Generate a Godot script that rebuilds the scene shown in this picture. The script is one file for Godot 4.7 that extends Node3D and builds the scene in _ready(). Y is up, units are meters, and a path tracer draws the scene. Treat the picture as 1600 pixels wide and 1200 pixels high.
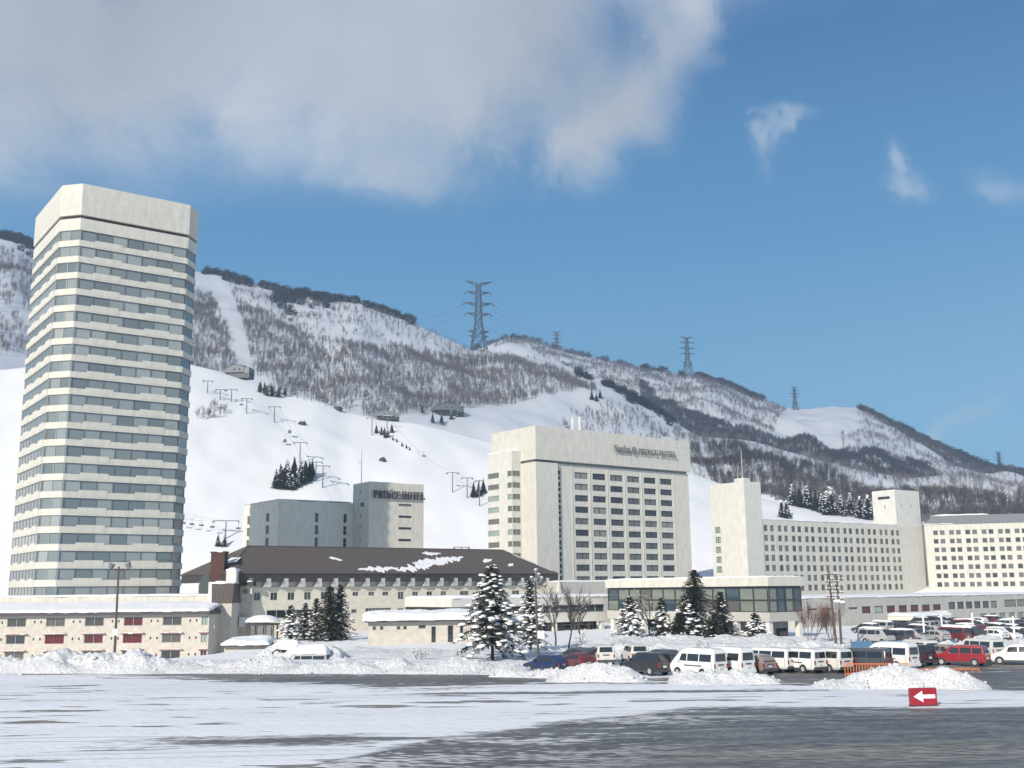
extends Node3D
# A ski resort in winter: hotels below a snow slope, a half-cleared parking lot in front.
# World: metres, y up, the camera at the origin's edge of the lot looking along -z.

const EYE := Vector3(0, 7.1, 0)
var M := {}            # materials
var TEX := {}          # shared noise textures
var taken := {}        # names in use
var rng := RandomNumberGenerator.new()
var cache := {}        # shared meshes

# ---------------------------------------------------------------- mesh builder
class MB:
	var v := PackedVector3Array()
	var n := PackedVector3Array()
	var T := Transform3D.IDENTITY
	func tri(a: Vector3, b: Vector3, c: Vector3) -> void:
		a = T * a; b = T * b; c = T * c
		var nn := (b - a).cross(c - a)
		if nn.length_squared() < 1e-14: return
		nn = nn.normalized()
		v.append(a); v.append(c); v.append(b)
		n.append(nn); n.append(nn); n.append(nn)
	func quad(a: Vector3, b: Vector3, c: Vector3, d: Vector3) -> void:
		tri(a, b, c); tri(a, c, d)
	func box(x0: float, y0: float, z0: float, x1: float, y1: float, z1: float) -> void:
		quad(Vector3(x0, y0, z1), Vector3(x1, y0, z1), Vector3(x1, y1, z1), Vector3(x0, y1, z1))
		quad(Vector3(x1, y0, z0), Vector3(x0, y0, z0), Vector3(x0, y1, z0), Vector3(x1, y1, z0))
		quad(Vector3(x0, y0, z0), Vector3(x0, y0, z1), Vector3(x0, y1, z1), Vector3(x0, y1, z0))
		quad(Vector3(x1, y0, z1), Vector3(x1, y0, z0), Vector3(x1, y1, z0), Vector3(x1, y1, z1))
		quad(Vector3(x0, y1, z1), Vector3(x1, y1, z1), Vector3(x1, y1, z0), Vector3(x0, y1, z0))
		quad(Vector3(x0, y0, z0), Vector3(x1, y0, z0), Vector3(x1, y0, z1), Vector3(x0, y0, z1))
	func bevel_box(x0: float, y0: float, z0: float, x1: float, y1: float, z1: float, e: float) -> void:
		# a box whose top edges are chamfered
		var lo := [Vector3(x0, y0, z1), Vector3(x1, y0, z1), Vector3(x1, y0, z0), Vector3(x0, y0, z0)]
		var mi := [Vector3(x0, y1 - e, z1), Vector3(x1, y1 - e, z1), Vector3(x1, y1 - e, z0), Vector3(x0, y1 - e, z0)]
		var hi := [Vector3(x0 + e, y1, z1 - e), Vector3(x1 - e, y1, z1 - e), Vector3(x1 - e, y1, z0 + e), Vector3(x0 + e, y1, z0 + e)]
		for k in 4:
			var j := (k + 1) % 4
			quad(lo[k], lo[j], mi[j], mi[k]); quad(mi[k], mi[j], hi[j], hi[k])
		quad(hi[0], hi[1], hi[2], hi[3]); quad(lo[3], lo[2], lo[1], lo[0])
	func loft(rings: Array, caps := true) -> void:
		# rings of equal length, listed counter-clockwise as seen from the far end (last ring)
		var m: int = rings[0].size()
		for i in rings.size() - 1:
			for k in m:
				var j := (k + 1) % m
				quad(rings[i][k], rings[i][j], rings[i + 1][j], rings[i + 1][k])
		if caps:
			var a: Array = rings[0]; var b: Array = rings[-1]
			for k in range(1, m - 1):
				tri(a[0], a[k + 1], a[k]); tri(b[0], b[k], b[k + 1])
	func prism(pts: PackedVector2Array, y0: float, y1: float) -> void:
		# polygon in (x, z) raised from y0 to y1
		var p := pts
		if not Geometry2D.is_polygon_clockwise(p): p.reverse()
		var t := Geometry2D.triangulate_polygon(p)
		for k in range(0, t.size(), 3):
			var a := p[t[k]]; var b := p[t[k + 1]]; var c := p[t[k + 2]]
			if (b - a).cross(c - a) > 0: var s := b; b = c; c = s
			tri(Vector3(a.x, y1, a.y), Vector3(b.x, y1, b.y), Vector3(c.x, y1, c.y))
			tri(Vector3(a.x, y0, a.y), Vector3(c.x, y0, c.y), Vector3(b.x, y0, b.y))
		for k in p.size():
			var a := p[k]; var b := p[(k + 1) % p.size()]
			quad(Vector3(b.x, y0, b.y), Vector3(a.x, y0, a.y), Vector3(a.x, y1, a.y), Vector3(b.x, y1, b.y))
	func extrude(pts: PackedVector2Array, z0: float, z1: float) -> void:
		# polygon in (x, y) drawn out from z0 to z1
		var keep := T
		T = T * Transform3D(Basis(Vector3.RIGHT, PI / 2), Vector3.ZERO)
		var q := PackedVector2Array()
		for p in pts: q.append(Vector2(p.x, -p.y))
		prism(q, z0, z1)
		T = keep
	func tube(a: Vector3, b: Vector3, ra: float, rb: float, sides := 6) -> void:
		var d := (b - a).normalized()
		var s := d.cross(Vector3.UP if absf(d.y) < 0.95 else Vector3.RIGHT).normalized()
		var u := s.cross(d)
		var r0 := []; var r1 := []
		for k in sides:
			var w := TAU * k / sides
			var q := s * cos(w) + u * sin(w)
			r0.append(a + q * ra); r1.append(b + q * rb)
		if (r0[1] - r0[0]).cross(r1[0] - r0[0]).dot(r0[0] - a) < 0:
			r0.reverse(); r1.reverse()
		loft([r0, r1])
	func blob(c: Vector3, r: Vector3, rg: RandomNumberGenerator, rough := 0.2) -> void:
		var t := (1.0 + sqrt(5.0)) / 2.0
		var p := []
		for q in [[-1, t, 0], [1, t, 0], [-1, -t, 0], [1, -t, 0], [0, -1, t], [0, 1, t], [0, -1, -t], [0, 1, -t], [t, 0, -1], [t, 0, 1], [-t, 0, -1], [-t, 0, 1]]:
			p.append(c + Vector3(q[0], q[1], q[2]).normalized() * r * (1.0 + rg.randf_range(-rough, rough)))
		for f in [[0, 11, 5], [0, 5, 1], [0, 1, 7], [0, 7, 10], [0, 10, 11], [1, 5, 9], [5, 11, 4], [11, 10, 2], [10, 7, 6], [7, 1, 8], [3, 9, 4], [3, 4, 2], [3, 2, 6], [3, 6, 8], [3, 8, 9], [4, 9, 5], [2, 4, 11], [6, 2, 10], [8, 6, 7], [9, 8, 1]]:
			for j in [f[0], f[2], f[1]]:
				v.append(T * p[j]); n.append((T.basis * ((p[j] - c) / r)).normalized())
	func facade(x0: float, x1: float, y0: float, y1: float, z: float, ops: Array, reveal: float) -> void:
		# a wall in the plane z, facing +z, with real openings [xa, xb, ya, yb] and their reveals
		var ys := [y0, y1]
		for o in ops:
			for q in [o[2], o[3]]:
				if not ys.has(q): ys.append(q)
		ys.sort()
		for i in ys.size() - 1:
			var ya: float = ys[i]; var yb: float = ys[i + 1]
			var mid := (ya + yb) / 2
			var cut := []
			for o in ops:
				if o[2] < mid and o[3] > mid: cut.append(o)
			cut.sort_custom(func(a, b): return a[0] < b[0])
			var x := x0
			for o in cut:
				if o[0] > x: quad(Vector3(x, ya, z), Vector3(o[0], ya, z), Vector3(o[0], yb, z), Vector3(x, yb, z))
				x = o[1]
			if x1 > x: quad(Vector3(x, ya, z), Vector3(x1, ya, z), Vector3(x1, yb, z), Vector3(x, yb, z))
		for o in ops:
			var a := Vector3(o[0], o[2], z); var b := Vector3(o[1], o[2], z); var c := Vector3(o[1], o[3], z); var d := Vector3(o[0], o[3], z)
			var k := Vector3(0, 0, -reveal)
			quad(a, a + k, b + k, b); quad(b, b + k, c + k, c); quad(c, c + k, d + k, d); quad(d, d + k, a + k, a)
			quad(a + k, d + k, c + k, b + k)
	func mesh() -> ArrayMesh:
		var m := ArrayMesh.new()
		if v.is_empty(): return m
		var a := []
		a.resize(Mesh.ARRAY_MAX)
		a[Mesh.ARRAY_VERTEX] = v
		a[Mesh.ARRAY_NORMAL] = n
		m.add_surface_from_arrays(Mesh.PRIMITIVE_TRIANGLES, a)
		return m

# ---------------------------------------------------------------- scene helpers
func numbered(called: String) -> String:
	taken[called] = taken.get(called, 0) + 1
	return called if taken[called] == 1 else "%s_%03d" % [called, taken[called] - 1]

func tag(o: Node3D, label: String, category: String, group := "") -> void:
	o.set_meta("label", label); o.set_meta("category", category)
	if group != "": o.set_meta("group", group)

func thing(called: String, label: String, category: String, at := Vector3.ZERO, deg := 0.0, group := "") -> Node3D:
	var o := Node3D.new()
	o.name = numbered(called)
	add_child(o)
	o.position = at
	o.rotation_degrees.y = deg
	tag(o, label, category, group)
	return o

func part(called: String, mesh, mat: Material, parent: Node3D, at := Transform3D.IDENTITY) -> MeshInstance3D:
	var o := MeshInstance3D.new()
	o.name = called
	o.mesh = mesh.mesh() if mesh is MB else mesh
	o.material_override = mat
	o.transform = at
	parent.add_child(o, true)
	return o

func single(called: String, mesh, mat: Material, label: String, category: String, at := Vector3.ZERO, deg := 0.0, group := "") -> MeshInstance3D:
	var o := part(numbered(called), mesh, mat, self)
	o.position = at
	o.rotation_degrees.y = deg
	tag(o, label, category, group)
	return o

func structure(called: String, mesh, mat: Material) -> MeshInstance3D:
	var o := part(called, mesh, mat, self)
	o.set_meta("kind", "structure")
	return o

func copy_of(o: Node3D, label: String, at: Vector3, deg: float, group := "", scale_by := 1.0) -> Node3D:
	var c: Node3D = o.duplicate()
	c.name = numbered(o.get_meta("base_name") if o.has_meta("base_name") else String(o.name))
	add_child(c)
	c.position = at
	c.rotation_degrees.y = deg
	c.scale = Vector3.ONE * scale_by
	c.set_meta("label", label)
	if group != "": c.set_meta("group", group)
	return c

# faces of a building: facade coordinates run along +z on its left side and along -z on its right side
func left_side(x: float) -> Transform3D:
	return Transform3D(Basis(Vector3(0, 0, 1), Vector3.UP, Vector3(-1, 0, 0)), Vector3(x, 0, 0))
func right_side(x: float) -> Transform3D:
	return Transform3D(Basis(Vector3(0, 0, -1), Vector3.UP, Vector3(1, 0, 0)), Vector3(x, 0, 0))

# ---------------------------------------------------------------- materials
func noise_tex(key: String, freq: float, octaves: int, lo: float, hi: float, size := 512, stretch := 1, kind := FastNoiseLite.TYPE_SIMPLEX_SMOOTH) -> ImageTexture:
	var f := FastNoiseLite.new()
	f.seed = hash(key) % 9999
	f.noise_type = kind
	f.frequency = freq
	f.fractal_octaves = octaves
	var im := f.get_seamless_image(size, size / stretch)
	if stretch > 1: im.resize(size, size, Image.INTERPOLATE_CUBIC)
	im.convert(Image.FORMAT_L8)
	var d := im.get_data()
	for k in d.size(): d[k] = mini(255, int(lerpf(lo, hi, d[k] / 255.0) * 255.0))
	im = Image.create_from_data(size, size, false, Image.FORMAT_L8, d)
	im.generate_mipmaps()
	return ImageTexture.create_from_image(im)

func lin(r: float, g: float, b: float) -> Color:
	return Color(r, g, b).linear_to_srgb()

func surf(c: Color, rough: float, tex := "", size := 1.0, spec := 0.5) -> StandardMaterial3D:
	var m := StandardMaterial3D.new()
	m.albedo_color = c
	m.roughness = rough
	m.metallic_specular = spec
	if tex != "":
		m.albedo_texture = TEX[tex]
		m.uv1_triplanar = true
		m.uv1_world_triplanar = true
		m.uv1_scale = Vector3.ONE / size
	return m

func relief(m: StandardMaterial3D, tex: String, strength: float) -> StandardMaterial3D:
	m.normal_enabled = true
	m.normal_texture = TEX[tex]
	m.normal_scale = strength
	return m

func make_materials() -> void:
	TEX.grain = noise_tex("grain", 0.05, 4, 0.86, 1.0)
	TEX.blotch = noise_tex("blotch", 0.012, 4, 0.88, 1.0)
	TEX.snowy = noise_tex("snowy", 0.02, 5, 0.93, 1.0)
	TEX.streak = noise_tex("streak", 0.03, 5, 0.88, 1.0, 512, 6)
	TEX.dirt = noise_tex("dirt", 0.025, 5, 0.66, 1.06)
	TEX.mottle = noise_tex("mottle", 0.04, 5, 0.45, 1.0)
	var b := FastNoiseLite.new()
	b.seed = 5; b.frequency = 0.03; b.fractal_octaves = 5
	var bi := b.get_seamless_image(512, 512)
	bi.bump_map_to_normal_map(6.0)
	TEX.bumps = ImageTexture.create_from_image(bi)
	M.snow = relief(surf(lin(0.87, 0.87, 0.875), 0.75, "snowy", 9.0, 0.3), "bumps", 0.5)
	M.pile_snow = relief(surf(lin(0.80, 0.805, 0.815), 0.8, "dirt", 3.4, 0.3), "bumps", 0.8)
	M.cream = surf(lin(0.68, 0.655, 0.575), 0.75, "streak", 14.0)
	M.cream_dull = surf(lin(0.60, 0.58, 0.50), 0.8, "streak", 14.0)
	M.white_wall = surf(lin(0.72, 0.705, 0.64), 0.7, "streak", 12.0)
	M.beige = surf(lin(0.60, 0.55, 0.475), 0.8, "blotch", 7.0)
	M.lodge_wall = surf(lin(0.76, 0.70, 0.58), 0.8, "blotch", 7.0)
	M.grey_wall = surf(lin(0.52, 0.50, 0.45), 0.8, "streak", 12.0)
	M.lavender_wall = surf(lin(0.80, 0.76, 0.67), 0.8, "streak", 12.0)
	M.brown_roof = surf(lin(0.19, 0.148, 0.125), 0.7, "mottle", 5.0)
	M.brown_dark = surf(lin(0.050, 0.042, 0.042), 0.7, "grain", 3.0)
	M.brick = surf(lin(0.14, 0.055, 0.04), 0.8, "mottle", 2.0)
	M.green_metal = surf(lin(0.045, 0.06, 0.06), 0.45, "grain", 3.0)
	M.fascia = surf(lin(0.06, 0.05, 0.06), 0.6)
	M.steel = surf(lin(0.16, 0.17, 0.18), 0.5)
	M.pylon_steel = surf(lin(0.07, 0.095, 0.115), 0.6)
	M.dark_steel = surf(lin(0.045, 0.045, 0.05), 0.5)
	M.lift_steel = surf(lin(0.14, 0.145, 0.16), 0.6)
	M.rust_steel = surf(lin(0.09, 0.06, 0.045), 0.6)
	M.frame = surf(lin(0.30, 0.31, 0.30), 0.45)
	M.frame_dark = surf(lin(0.035, 0.035, 0.038), 0.4)
	M.frame_red = surf(lin(0.28, 0.045, 0.05), 0.6)
	M.pink_trim = surf(lin(0.36, 0.12, 0.11), 0.6)
	M.letter = surf(lin(0.025, 0.025, 0.03), 0.5)
	M.letter_grey = surf(lin(0.13, 0.125, 0.115), 0.5)
	var g := [[0.15, 0.175, 0.175], [0.20, 0.225, 0.22], [0.26, 0.285, 0.28], [0.32, 0.34, 0.325]]
	for k in 4: M["tower_glass%d" % k] = surf(lin(g[k][0], g[k][1], g[k][2]), 0.06, "", 1.0, 0.9)
	g = [[0.06, 0.058, 0.055], [0.10, 0.095, 0.088], [0.15, 0.145, 0.13], [0.035, 0.035, 0.036], [0.25, 0.235, 0.21]]
	for k in 5: M["curtain%d" % k] = surf(lin(g[k][0], g[k][1], g[k][2]), 0.12, "", 1.0, 0.6)
	M.red_curtain = surf(lin(0.105, 0.020, 0.028), 0.15)
	M.pane_dark = surf(lin(0.02, 0.022, 0.026), 0.06, "", 1.0, 0.7)
	M.pane_green = surf(lin(0.17, 0.19, 0.155), 0.05, "", 1.0, 0.9)
	M.pane_teal = surf(lin(0.035, 0.065, 0.08), 0.05, "", 1.0, 0.9)
	M.pane_pale = surf(lin(0.30, 0.36, 0.34), 0.1, "", 1.0, 0.7)
	M.tyre = surf(lin(0.018, 0.018, 0.019), 0.85)
	M.rim = surf(lin(0.35, 0.35, 0.36), 0.35)
	M.bumper = surf(lin(0.05, 0.05, 0.052), 0.6)
	M.tail = surf(lin(0.32, 0.02, 0.02), 0.25)
	M.plate = surf(lin(0.6, 0.6, 0.55), 0.5)
	M.trim = surf(lin(0.10, 0.10, 0.12), 0.5)
	M.orange = surf(lin(0.55, 0.14, 0.04), 0.6)
	M.sign_red = surf(lin(0.36, 0.018, 0.035), 0.45, "blotch", 0.8)
	M.sign_white = surf(lin(0.72, 0.73, 0.72), 0.5)
	M.blue_net = surf(lin(0.14, 0.34, 0.58), 0.7, "mottle", 2.0)
	M.conifer = surf(lin(0.10, 0.115, 0.066), 0.8, "mottle", 1.2)
	M.conifer.backlight_enabled = true
	M.conifer.backlight = lin(0.10, 0.12, 0.06)
	M.conifer_dark = surf(lin(0.028, 0.038, 0.034), 0.85, "mottle", 2.5)
	M.bark = surf(lin(0.09, 0.072, 0.058), 0.9, "mottle", 0.6)
	M.pale_bark = surf(lin(0.12, 0.098, 0.082), 0.9, "mottle", 0.6)
	M.wood_far = surf(lin(0.21, 0.185, 0.178), 0.9)
	M.wood_dark = surf(lin(0.062, 0.052, 0.052), 0.9)
	M.red_twig = surf(lin(0.14, 0.075, 0.055), 0.9)
	M.hut_grey = surf(lin(0.22, 0.23, 0.24), 0.7, "streak", 5.0)
	M.cloud = surf(lin(0.9, 0.9, 0.92), 1.0, "", 1.0, 0.0)
	M.cloud.transparency = BaseMaterial3D.TRANSPARENCY_ALPHA
	M.cloud.albedo_color.a = 0.26
	M.stain = surf(lin(0.35, 0.33, 0.28), 0.8)

func paint(name_: String, c: Color) -> StandardMaterial3D:
	if not M.has(name_):
		var m := surf(c, 0.35)
		m.clearcoat_enabled = true
		m.clearcoat = 0.6
		m.clearcoat_roughness = 0.15
		M[name_] = m
	return M[name_]

# ---------------------------------------------------------------- windows
func pane_mesh(w: float, h: float) -> ArrayMesh:
	var key := "pane%.2f,%.2f" % [w, h]
	if not cache.has(key):
		var b := MB.new()
		b.box(-w / 2, -h / 2, -0.03, w / 2, h / 2, 0.03)
		cache[key] = b.mesh()
	return cache[key]

func frame_mesh(w: float, h: float, cols: int, rows: int, t := 0.07, deep := 0.12) -> ArrayMesh:
	var key := "frame%.2f,%.2f,%d,%d,%.2f" % [w, h, cols, rows, t]
	if not cache.has(key):
		var b := MB.new()
		var z := 0.031
		b.box(-w / 2, h / 2 - t, z, w / 2, h / 2, z + deep)
		b.box(-w / 2, -h / 2, z, w / 2, -h / 2 + t, z + deep)
		for k in cols + 1:
			var x := -w / 2 + t / 2 + (w - t) * k / cols
			b.box(x - t / 2, -h / 2 + t, z, x + t / 2, h / 2 - t, z + deep - 0.01)
		for k in range(1, rows):
			var y := -h / 2 + h * k / rows
			b.box(-w / 2 + t, y - t / 2, z, w / 2 - t, y + t / 2, z + deep - 0.02)
		cache[key] = b.mesh()
	return cache[key]

# a window set back in an opening [xa, xb, ya, yb] of a facade
func window(parent: Node3D, T: Transform3D, o: Array, z: float, mat: Material, cols := 0, rows := 1, frame: Material = null, t := 0.07, called := "window") -> MeshInstance3D:
	var w: float = o[1] - o[0]
	var h: float = o[3] - o[2]
	var tilt := Basis.from_euler(Vector3(rng.randf_range(-1, 1) * 0.003, rng.randf_range(-1, 1) * 0.006, 0))
	var p := part(called, pane_mesh(w - 0.01, h - 0.01), mat, parent, T * Transform3D(tilt, Vector3((o[0] + o[1]) / 2, (o[2] + o[3]) / 2, z)))
	if cols > 0:
		part("frame", frame_mesh(w - 0.012, h - 0.012, cols, rows, t), frame if frame else M.frame, p)
	return p

func curtain() -> Material:
	return M["curtain%d" % [0, 0, 1, 1, 2, 3, 3, 4][rng.randi() % 8]]

# a snow layer on a flat roof: uneven top, rounded rim that hangs over a little
func snow_slab(x0: float, x1: float, z0: float, z1: float, y: float, thick: float, seed_: int, rise := 0.0, step := 0.8) -> ArrayMesh:
	var f := FastNoiseLite.new()
	f.seed = seed_; f.frequency = 0.16; f.fractal_octaves = 4
	var nx := maxi(3, int((x1 - x0) / step)); var nz := maxi(3, int((z1 - z0) / step))
	var top := func(i: int, j: int) -> Vector3:
		var u := float(i) / nx; var w := float(j) / nz
		var e := minf(minf(u, 1 - u) * (x1 - x0), minf(w, 1 - w) * (z1 - z0))
		var k := clampf(e / 0.9, 0, 1)
		var px := lerpf(x0, x1, u); var pz := lerpf(z0, z1, w)
		var wob := f.get_noise_2d(px * 2, pz * 2) * 0.25 * (1 - k)
		return Vector3(px + wob, y + rise * (1 - w) + thick * (0.35 + 0.65 * sqrt(k)) * (1 + 0.45 * f.get_noise_2d(px, pz)), pz + wob * 1.2)
	var st := SurfaceTool.new()
	st.begin(Mesh.PRIMITIVE_TRIANGLES)
	for j in nz + 1:
		for i in nx + 1: st.add_vertex(top.call(i, j))
	for j in nz:
		for i in nx:
			var a := j * (nx + 1) + i
			for q in [a, a + 1, a + nx + 2, a, a + nx + 2, a + nx + 1]: st.add_index(q)
	# skirt
	var rim := []
	for i in nx + 1: rim.append(i + nz * (nx + 1))
	for j in range(nz - 1, -1, -1): rim.append(nx + j * (nx + 1))
	for i in range(nx - 1, -1, -1): rim.append(i)
	for j in range(1, nz): rim.append(j * (nx + 1))
	var start := (nx + 1) * (nz + 1)
	for k in rim.size():
		var p: Vector3 = top.call(rim[k] % (nx + 1), rim[k] / (nx + 1))
		p.y = y + rise * (1 - float(rim[k] / (nx + 1)) / nz) - 0.02 - maxf(0, f.get_noise_2d(p.x * 3, p.z * 3)) * 0.25
		st.add_vertex(p)
	for k in rim.size():
		var j := (k + 1) % rim.size()
		for q in [rim[k], rim[j], start + j, rim[k], start + j, start + k]: st.add_index(q)
	st.generate_normals()
	return st.commit()

func grid_mesh(nx: int, nz: int, at: Callable) -> ArrayMesh:
	# a sheet of (nx + 1) x (nz + 1) points; i runs to the right, j away from the viewer
	var v := PackedVector3Array(); var nn := PackedVector3Array(); var uv := PackedVector2Array(); var ix := PackedInt32Array()
	for j in nz + 1:
		for i in nx + 1:
			v.append(at.call(float(i) / nx, float(j) / nz)); uv.append(Vector2(float(i) / nx, 1 - float(j) / nz))
	for j in nz + 1:
		for i in nx + 1:
			var dx := v[j * (nx + 1) + mini(i + 1, nx)] - v[j * (nx + 1) + maxi(i - 1, 0)]
			var dz := v[mini(j + 1, nz) * (nx + 1) + i] - v[maxi(j - 1, 0) * (nx + 1) + i]
			nn.append(dx.cross(dz).normalized())
	for j in nz:
		for i in nx:
			var a := j * (nx + 1) + i
			ix.append_array([a, a + nx + 1, a + 1, a + 1, a + nx + 1, a + nx + 2])
	var m := ArrayMesh.new(); var arr := []
	arr.resize(Mesh.ARRAY_MAX)
	arr[Mesh.ARRAY_VERTEX] = v; arr[Mesh.ARRAY_NORMAL] = nn; arr[Mesh.ARRAY_TEX_UV] = uv; arr[Mesh.ARRAY_INDEX] = ix
	m.add_surface_from_arrays(Mesh.PRIMITIVE_TRIANGLES, arr)
	return m

# ---------------------------------------------------------------- sky
# clouds: soft ovals of cover in degrees (azimuth, elevation, half width, half height, weight)
const CLOUDS := [[-24, 27.5, 8, 6.5, 0.95], [-15, 28, 8, 6, 0.9], [-6, 29.5, 9, 5.5, 0.85], [-32, 27, 9, 8, 0.9], [3, 32, 9, 4.0, 0.75], [11, 31.5, 7, 3.0, 0.6], [1.6, 22.8, 3.2, 3.0, 0.85], [4.2, 24.3, 2.8, 2.6, 0.6], [-1.5, 25.5, 3.0, 2.5, 0.45], [7.6, 26.2, 2.8, 2.2, 0.62], [10.6, 28.2, 2.2, 1.6, 0.5], [-6.5, 22.4, 3.5, 1.4, 0.3],
	[14.6, 22.3, 1.6, 0.8, 0.50], [16.8, 22.9, 1.2, 0.5, 0.46], [13.8, 21.0, 0.7, 0.9, 0.3], [22.6, 19.0, 1.3, 1.3, 0.56], [23.8, 20.8, 0.7, 1.0, 0.46], [26.6, 18.0, 1.5, 1.0, 0.52], [23.3, 6.8, 1.0, 0.6, 0.42], [11.4, 25.2, 1.6, 0.7, 0.28],
	[55, 32, 22, 14, 0.85], [100, 24, 24, 12, 0.9], [150, 35, 30, 18, 0.9], [-170, 22, 22, 12, 0.8], [-110, 32, 26, 14, 0.9], [-65, 27, 22, 14, 0.9], [-60, 58, 45, 18, 0.8], [80, 62, 55, 18, 0.7], [0, 50, 34, 11, 0.9], [170, 64, 60, 16, 0.7]]  # out of view: cover widened and thickened to lift light in the shade

func make_sky() -> Sky:
	var w := 4096; var h := 2048; var hh := h / 2
	var low := Image.create(1024, 256, false, Image.FORMAT_RF)
	for j in 256:
		var el := 90.0 - 90.0 * (j + 0.5) / 256
		for i in 1024:
			var az := (i + 0.5) / 1024 * 360
			var s := 0.0
			for c in CLOUDS:
				var da: float = wrapf(az - c[0], -180, 180) / c[2]
				var de: float = (el - c[1]) / c[3]
				var q := da * da + de * de
				if q < 6: s += c[4] * exp(-q)
			low.set_pixel(i, j, Color(s, 0, 0))
	low.resize(w, hh, Image.INTERPOLATE_CUBIC)
	var f := FastNoiseLite.new()
	f.seed = 21; f.frequency = 0.003; f.fractal_octaves = 7; f.fractal_gain = 0.55
	f.domain_warp_enabled = true; f.domain_warp_amplitude = 90; f.domain_warp_frequency = 0.003
	var n1 := f.get_seamless_image(w, hh); n1.convert(Image.FORMAT_RF)
	f.seed = 77; f.frequency = 0.002; f.fractal_octaves = 4
	var n2 := f.get_seamless_image(w, hh); n2.convert(Image.FORMAT_RF)
	var a := low.get_data().to_float32_array(); var b := n1.get_data().to_float32_array(); var d := n2.get_data().to_float32_array()
	var out := PackedFloat32Array()
	out.resize(w * h * 3)
	out.fill(0.44)
	var key := [[0, Vector3(0.29, 0.575, 0.80)], [8, Vector3(0.195, 0.465, 0.71)], [18, Vector3(0.092, 0.29, 0.54)], [28, Vector3(0.045, 0.17, 0.38)], [45, Vector3(0.036, 0.135, 0.325)], [90, Vector3(0.03, 0.105, 0.28)]]
	var o := 0
	for j in hh:
		var el := 90.0 - 90.0 * (j + 0.5) / hh
		var base := Vector3.ZERO
		for k in key.size() - 1:
			if el >= key[k][0] and el <= key[k + 1][0]: base = key[k][1].lerp(key[k + 1][1], (el - key[k][0]) / (key[k + 1][0] - key[k][0]))
		for i in w:
			var q := j * w + i
			# the cover is pulled about by the noise, so that its rims fray
			var qi := posmod(i + int((d[q] - 0.5) * 130 + (b[q] - 0.5) * 70), w)
			var qj := clampi(j + int((b[posmod(q + 9000, w * hh)] - 0.5) * 70), 0, hh - 1)
			var cov := a[qj * w + qi]
			var t := clampf((cov + (b[q] - 0.5) * (0.25 + 0.95 * minf(1, cov * 1.6)) - 0.12) / 0.95, 0, 1)
			t = t * (2 - t) * t * 0.88
			var br := 0.52 + 0.24 * (d[q] - 0.35) + 0.16 * (b[q] - 0.5) + 0.14 * (1 - t)
			out[o] = lerpf(base.x, br * 0.93, t); out[o + 1] = lerpf(base.y, br * 1.0, t); out[o + 2] = lerpf(base.z, br * 1.09, t)
			o += 3
	var pm := PanoramaSkyMaterial.new()
	pm.panorama = ImageTexture.create_from_image(Image.create_from_data(w, h, false, Image.FORMAT_RGBF, out.to_byte_array()))
	var sky := Sky.new()
	sky.sky_material = pm
	return sky

# ---------------------------------------------------------------- terrain
# each hill: the elevation of its crest above the eye (degrees) by azimuth, the distance of that crest, and where its foot lies
const HILLS := {
	"slope": {"el": [[-36.35,10.30], [-30.19,10.66], [-26.08,10.77], [-21.72,11.66], [-17.34,11.72], [-15.71,11.40], [-13.72,10.82], [-12.38,10.42], [-10.35,10.00], [-8.98,9.42], [-6.93,9.03], [-5.21,8.84], [-3.49,8.47], [-1.42,7.91], [1.00,7.37], [3.40,6.93], [6.81,6.45], [9.32,6.05], [10.47,5.61], [12.92,4.64], [14.64,4.10], [17.75,3.42], [20.76,3.10], [25.35,2.70], [30.61,2.20], [35.34,1.75]], "dist": [ [-40,560], [-16,540], [0,520], [12,500], [40,480]], "d0": 345, "y0": -5},
	"forest": {"el": [[-37.04,16.63], [-30.77,17.10], [-27.73,17.24], [-26.58,17.27], [-25.85,17.21], [-25.24,17.01], [-24.77,16.69], [-22.02,16.48], [-17.24,16.45], [-15.58,16.27], [-13.90,15.87], [-12.54,15.67], [-11.17,15.53], [-9.45,15.26], [-8.40,15.19], [-7.00,14.68], [-5.60,14.26], [-4.20,13.66], [-2.09,12.74], [-0.33,12.53], [2.12,12.05], [3.50,11.44], [5.22,10.71], [6.92,9.88], [8.26,9.02], [9.58,8.09], [11.21,7.23], [13.46,6.15], [16.59,4.88], [22.57,3.54], [30.62,2.34], [35.36,1.89]], "dist": [ [-40,1150], [-16,1080], [0,980], [12,850], [40,750]], "d0": 440, "y0": -20},
	"back": {"el": [[-36.59,12.51], [-17.09,13.25], [-6.97,12.27], [-3.49,12.23], [-2.09,12.74], [-0.33,13.42], [1.08,13.30], [2.48,12.76], [5.26,12.01], [6.98,11.61], [8.69,11.28], [10.04,11.05], [11.37,10.59], [13.00,9.77], [14.61,9.19], [15.75,9.13], [16.88,9.20], [18.13,8.99], [19.33,8.33], [20.80,7.43], [22.51,6.38], [23.63,5.78], [25.58,5.21], [28.25,4.57], [35.57,3.67]], "dist": [ [-40,1700], [0,1600], [12,1500], [40,1350]], "d0": 800, "y0": 0},
	"spur": {"el": [[-35.66,3.67], [-3.48,4.11], [3.40,6.76], [6.86,8.18], [8.91,8.25], [10.24,7.84], [12.88,7.53], [14.80,6.89], [16.68,6.22], [18.52,5.68], [20.33,5.31], [22.13,5.38], [23.85,4.99], [25.51,4.53], [28.20,4.07], [35.52,3.25]], "dist": [ [-40,900], [0,860], [12,800], [40,760]], "d0": 420, "y0": -10},
}
var hill_noise := FastNoiseLite.new()

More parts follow.
